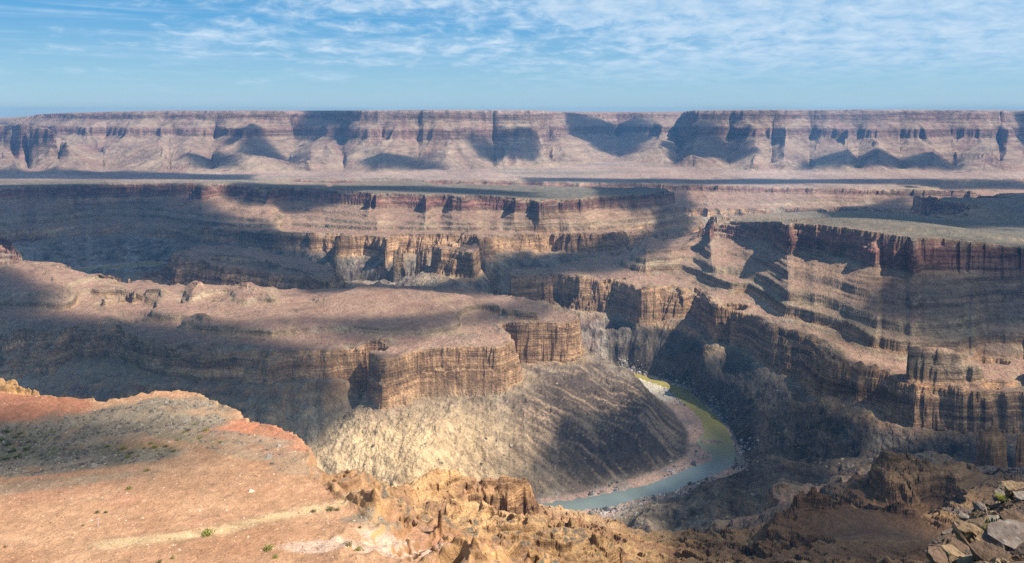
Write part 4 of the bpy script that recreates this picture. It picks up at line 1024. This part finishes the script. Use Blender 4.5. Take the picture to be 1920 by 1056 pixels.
# ---- loose stones: joined stuff
def stones(name, label, pts, sizes, cols, mat):
    base = np.array([(1,0,0),(-.8,.5,0),(-.7,-.7,0),(.1,.1,.75),(.0,.9,.1),(.1,-.9,.15)], float); tri = np.array([(0,4,3),(4,1,3),(1,2,3),(2,5,3),(5,0,3)])
    n_ = len(pts); rg = np.random.RandomState(3); a_ = rg.rand(n_) * 6.28; ca, sa = np.cos(a_), np.sin(a_)
    b = base[None] * (0.75 + 0.5 * rg.rand(n_, 6, 1)) * np.asarray(sizes)[:, None, None]
    v = np.empty((n_, 6, 3)); v[..., 0] = b[..., 0] * ca[:, None] - b[..., 1] * sa[:, None]; v[..., 1] = b[..., 0] * sa[:, None] + b[..., 1] * ca[:, None]; v[..., 2] = b[..., 2] - 0.15 * np.asarray(sizes)[:, None]
    v += np.asarray(pts)[:, None, :]
    f = (tri[None] + (np.arange(n_) * 6)[:, None, None]).reshape(-1, 3); c_ = np.repeat(np.concatenate([cols, np.zeros((n_, 1))], 1), 6, 0)
    link(name, mesh_np(name, v.reshape(-1, 3), f, [mat], c_), label, 'stones', 'stuff')
rg = np.random.RandomState(8)
def ground_many(X, Y): r, c = rc(X, Y, NR, NC); return bil(z, r, c)
# river boulders
RLa, RRa = np.array(RIV_L[3:len(dn) + len(RL) + 4]), np.array(RIV_R[3:len(dn) + len(RL) + 4]); k = rg.randint(0, len(RLa) - 1, 9000); t = rg.rand(9000)
side = rg.rand(9000) < .32; a0 = np.where(side[:, None], RLa[k], RRa[k]); a1 = np.where(side[:, None], RLa[k + 1], RRa[k + 1]); p = a0 + (a1 - a0) * t[:, None]
cen = (RLa[k] + RRa[k]) / 2; dr_ = p - cen; dr_ /= np.linalg.norm(dr_, axis=1)[:, None]; p = p + dr_ * (np.abs(rg.randn(9000)) * 22 + 1)[:, None]
zb = ground_many(p[:, 0], p[:, 1]); ok = (zb > -600.2) & (zb < -575) & (fbm(p[:, 0], p[:, 1], 90, 3, .6, seed=55) > np.where(side, .12, -.12)); p, zb = p[ok], zb[ok]; sz = 0.5 + rg.gamma(1.1, 0.9, len(p)); g_ = rg.rand(len(p), 1)
stones('bank_boulders', 'pale and dark boulders strewn along both river banks', np.column_stack([p, zb]), sz, np.where(g_ < .4, [[.42, .40, .38]], np.where(g_ < .7, [[.09, .085, .09]], [[.24, .20, .17]])), ROCK_MID)
# chips between the slabs
Yc_ = rg.uniform(11.3, 24, 2600); pc_ = rg.uniform(1745, 2120, 2600); zc_ = np.array([-(shoulder_py(a_, b_) - H0) / F * b_ for a_, b_ in zip(pc_, Yc_)]); g_ = rg.rand(2600, 1)
stones('stone_chips', 'small angular chips filling the gaps of the slab heap', np.column_stack([(pc_ - CX) / F * Yc_, Yc_, zc_ + .03]), 0.03 + rg.gamma(1.3, .035, 2600), np.where(g_ < .6, [[.11, .075, .055]], [[.24, .18, .12]]), ROCK_NEAR)
# canyon debris
m_ = 5000; tq = rg.uniform(-.25, .7, m_); Yq_ = rg.uniform(950, 1500, m_); Xq_ = tq * Yq_; zb = ground_many(Xq_, Yq_); uq = sampleG(u, Xq_, Yq_); ok = (uq > 10) & (uq < 122); g_ = rg.rand(ok.sum(), 1)
stones('slope_boulders', 'fallen blocks scattered on the lower canyon slopes', np.column_stack([Xq_, Yq_, zb])[ok], (0.4 + rg.gamma(0.9, 0.75, m_))[ok], np.where(g_ < .35, [[.12, .10, .08]], [[.36, .29, .20]]), ROCK_MID)
# scrub dotted over the benches
m_ = 60000; tq = rg.uniform(-.75, .75, m_); Yq_ = np.exp(rg.uniform(math.log(1250), math.log(3300), m_)); Xq_ = tq * Yq_; uq = sampleG(u, Xq_, Yq_); sq = sampleG(steep, Xq_, Yq_)
ok = (sq < .45) & (uq > 172) & (fbm(Xq_, Yq_, 160, 3, .6, seed=57) > 0.0); ok &= np.cumsum(ok) < 14000; g_ = rg.rand(ok.sum(), 1)
stones('desert_scrub', 'low dark scrub dotted thinly over the benches and mesa tops', np.column_stack([Xq_, Yq_, ground_many(Xq_, Yq_)])[ok], (0.5 + rg.gamma(1.2, 0.35, m_))[ok] * (Yq_[ok] / 1800) ** .5, np.where(g_ < .6, [[.075, .07, .04]], [[.13, .115, .065]]), ROCK_MID)
# stones of the plateau
m_ = 34000; tq = rg.uniform(-.8, .0, m_); Yq_ = rg.uniform(148, 275, m_); Xq_ = tq * Yq_; fq = sampleG(fn, Xq_, Yq_); rk_ = sampleG(A[..., 0], Xq_, Yq_); ok = (fq > .9) & ((rk_ < .30) | (rg.rand(m_) < .30))
g_ = rg.rand(ok.sum(), 1); dk = (rk_[ok] < .30)[:, None]
stones('plateau_stones', 'loose stones and flakes lying on the orange plateau', np.column_stack([Xq_, Yq_, ground_many(Xq_, Yq_)])[ok], (0.06 + rg.gamma(1.2, .08, m_))[ok] * np.where(dk[:, 0], 2.0, 1.0), np.where(dk, np.where(g_ < .5, [[.13, .115, .11]], [[.30, .26, .22]]), np.where(g_ < .3, [[.60, .47, .36]], [[.30, .17, .10]])), SOIL)

# ---------------------------------------------------------------- clouds overhead: closed lumps of thin vapour high above the canyon
CLOUD_Z = 2600.0
vap = mat_base('cloud_vapour')
def _vap():
    n, L = nodes_of(vap.node_tree); out = n('ShaderNodeOutputMaterial'); v = n('ShaderNodeVolumePrincipled')
    v.inputs['Color'].default_value = (0.97, 0.98, 1, 1); v.inputs['Density'].default_value = 0.018; v.inputs['Anisotropy'].default_value = 0.3
    L(v.outputs[0], out.inputs['Volume'])
_vap()
cloud_no = [0]
def hit(px_, py_, ymin=0.0):
    '''the ground point seen at (px_, py_)'''
    t = (px_ - CX) / F; c = int(round((min(max(t, -TMAX), TMAX) + TMAX) / (2 * TMAX) * (NC - 1)))
    an = z[:, c] / YG[:, c]; m = np.nonzero((an >= -(py_ - H0) / F) & (YG[:, c] > ymin))[0]
    r = m[0] if len(m) else NR - 1
    Y = float(YG[r, c]); return np.array([t * Y, Y, float(z[r, c])])
def cloud(poly, label, thick=190.0, soft=70.0, ymin=0.0):
    P3 = []
    for p in poly:
        G = hit(p[0], p[1], ymin); P3.append((G + SUN * (CLOUD_Z - G[2]) / SUN[2])[:2])
    P3 = np.array(P3); lo = P3.min(0) - soft * 1.5; hi = P3.max(0) + soft * 1.5
    step = max(soft * 0.36, (hi - lo).max() / 90)
    xs = np.arange(lo[0], hi[0] + step, step); ys = np.arange(lo[1], hi[1] + step, step)
    X, Y = np.meshgrid(xs, ys, indexing='ij'); X = X.astype(np.float32); Y = Y.astype(np.float32)
    ins = np.zeros(X.shape, bool); d = np.full(X.shape, 1e9)
    for a, b in zip(P3, np.roll(P3, -1, 0)):
        c_ = ((a[1] > Y) != (b[1] > Y)) & (X < (b[0] - a[0]) * (Y - a[1]) / (b[1] - a[1] + 1e-9) + a[0]); ins ^= c_
        ab = b - a; t = np.clip(((X - a[0]) * ab[0] + (Y - a[1]) * ab[1]) / (ab @ ab + 1e-9), 0, 1)
        d = np.minimum(d, np.hypot(X - a[0] - t * ab[0], Y - a[1] - t * ab[1]))
    d = np.where(ins, d, -d) + soft * 1.1 * fbm(X, Y, soft * 5, 4, 0.55, seed=71 + cloud_no[0])
    cloud_no[0] += 1
    th = thick * smooth(d, -soft * 0.7, soft * 1.2) * (1 + 0.45 * fbm(X, Y, soft * 4, 3, .5, seed=90))
    th[0] = th[-1] = 0; th[:, 0] = th[:, -1] = 0
    bump = 18 * fbm(X, Y, 160, 3, .5, seed=95)
    cells = (th[:-1, :-1] > 0) | (th[1:, :-1] > 0) | (th[:-1, 1:] > 0) | (th[1:, 1:] > 0)
    nx, ny = X.shape; ii, jj = np.nonzero(cells)
    if not len(ii): return
    top = np.stack([X, Y, CLOUD_Z + bump + 0.6 * th + 0.0], -1).reshape(-1, 3); bot = np.stack([X, Y, CLOUD_Z + bump - 0.4 * th], -1).reshape(-1, 3)
    i0 = ii * ny + jj
    qt_ = np.stack([i0, i0 + ny, i0 + ny + 1, i0 + 1], -1); qb = np.stack([i0, i0 + 1, i0 + ny + 1, i0 + ny], -1)
    # rim vertices (no thickness) are shared so that the lump is closed
    bid = np.arange(nx * ny) + nx * ny; z0 = (th.ravel() <= 0); bid[z0] = np.arange(nx * ny)[z0]
    q = np.concatenate([qt_, bid[qb]]); V_ = np.concatenate([top, bot])
    ids, inv = np.unique(q, return_inverse=True)
    link('cloud', mesh_np('cloud', V_[ids], inv.reshape(-1, 4), [vap]), label, 'cloud', 'thing', 'thin clouds overhead')
def esc_pts(pts): return [(x, y, 5250 + (318 - y) / 112 * 900) for x, y in pts]
CL = [
 ([(-300,352),(365,350),(390,385),(440,425),(560,436),(640,470),(640,545),(560,540),(330,520),(0,505),(-300,500)], -460, 190),
 ([(440,344),(800,350),(1010,361),(1000,370),(840,362),(700,357),(640,380),(560,400),(470,385),(430,352)], -350, 150),
 ([(1120,352),(1280,350),(1300,385),(1335,425),(1240,412),(1130,374)], -390, 170),
 ([(900,458),(1060,474),(1130,470),(1200,440),(1290,438),(1230,470),(1130,512),(960,530),(930,505),(860,482)], -500, 180),
 ([(-300,500),(40,510),(95,548),(60,592),(300,606),(420,612),(560,655),(700,712),(640,770),(560,850),(300,870),(-300,870)], -450, 200),
 ([(560,512),(900,528),(1010,565),(900,558),(700,541),(600,548)], -395, 150),
 ([(420,606),(600,594),(800,590),(950,576),(1050,575),(1000,625),(920,612),(860,618),(780,640),(600,628)], -405, 110),
 ([(1060,750),(1180,775),(1240,735),(1300,790),(1310,850),(1180,910),(1020,935),(960,905),(1020,840)], -560, 150),
 ([(1700,490),(1790,490),(2150,510),(2150,640),(1800,640),(1660,620),(1620,590),(1660,530)], -370, 180),
 ([(1480,396),(1700,374),(2150,368),(2150,430),(1850,425),(1650,412)], -320, 160),
 ([(1310,730),(1480,680),(1600,730),(1620,820),(1560,900),(1500,940),(1330,950),(1290,905),(1390,885),(1395,820)], -560, 210),
 ([(1290,960),(1480,930),(1600,965),(1700,985),(1790,1010),(1800,1070),(1270,1070)], -330, 150),
 ([(1800,770),(2050,770),(2050,900),(1770,900)], -330, 170),
 ([(-330,756),(100,758),(205,768),(235,800),(150,865),(-330,900)], -101, 190),
 ([(-300,322),(200,323),(480,328),(470,338),(200,336),(-300,334)], -430, 140),
 ([(980,333),(1300,337),(2150,345),(2150,356),(1300,346),(1000,341)], -435, 140),
]
CLAB = ['cloud whose shadow darkens the wall of the far left bend', 'cloud shading the flat top of the far mesa', 'cloud shading the right hand end of the far mesa', 'cloud shading the canyon floor below the far mesa', 'cloud shading the left half of the central mesa', 'cloud shading the back edge of the central mesa', 'cloud shading the middle of the central mesa top', 'cloud shading the streaked slope inside the river bend', 'cloud shading the far right of the big right hand wall', 'cloud shading the top of the right hand mesa', 'cloud shading the lower slopes right of the river', 'cloud shading the brown slab ridge and its hollow', 'cloud shading the dark rock stacks at the right edge', 'small cloud shading the shrubby hollow of the orange plateau', 'long cloud shading the left part of the far plain', 'long cloud shading the right part of the far plain']
for (poly, zg, th), lb in zip(CL, CLAB): cloud(poly, 'thin ' + lb, th, 14.0 if zg > -120 else 58.0, {-450: 800, -430: 3700, -435: 3700, -560: 800, -370: 1000, -320: 1500, -330: 300, -500: 1900, -460: 1900, -395: 1200, -405: 1200, -350: 2400, -390: 2400}.get(zg, 0.0))
for lb, pts in zip(['valley at the middle of the escarpment', 'buttress right of the middle valley of the escarpment', 'first promontory of the escarpment from the left', 'slope under the long middle promontory', 'hill foot at the left third of the escarpment', 'hill foot below the middle promontory', 'gully at the left third of the escarpment', 'low hill at the far left of the escarpment', 'foot of the right hand cliffs of the escarpment', 'right end of the escarpment'], ([(1060,213),(1200,213),(1230,250),(1190,285),(1120,280),(1075,240)], [(1235,262),(1330,230),(1400,250),(1420,285),(1300,292)], [(590,206),(680,206),(660,232),(600,240),(560,225)],
            [(880,262),(960,255),(1015,270),(1000,296),(900,296)], [(350,288),(420,290),(450,312),(370,312)], [(690,298),(800,290),(830,318),(700,320)], [(440,258),(500,262),(560,300),(470,290)],
            [(0,225),(100,240),(120,262),(20,262)], [(1500,300),(1800,300),(1800,318),(1500,318)], [(1900,210),(1990,210),(1990,300),(1930,290)])):
    cloud(pts, 'thin cloud shading the ' + lb, 170.0, 90.0, 4800.0)

# ---------------------------------------------------------------- haze
hz = mat_base('haze_air')
def _hz():
    n, L = nodes_of(hz.node_tree); out = n('ShaderNodeOutputMaterial'); v = n('ShaderNodeVolumePrincipled')
    v.inputs['Color'].default_value = (0.20, 0.50, 1.0, 1); v.inputs['Density'].default_value = 5.2e-5; v.inputs['Anisotropy'].default_value = 0.0
    L(v.outputs[0], out.inputs['Volume'])
_hz()
bx0, bx1, by0, by1, bz0, bz1 = -8200, 8200, -300, 9600, -640, 30
hv = np.array([(x, y, z_) for z_ in (bz0, bz1) for y in (by0, by1) for x in (bx0, bx1)], float)
hf = np.array([(0, 2, 3, 1), (4, 5, 7, 6), (0, 1, 5, 4), (2, 6, 7, 3), (0, 4, 6, 2), (1, 3, 7, 5)])
link('haze', mesh_np('haze', hv, hf, [hz]), 'thin bluish haze filling the canyon and paling the far cliffs', 'haze', 'stuff')
print('all', round(time.time() - T0, 1))
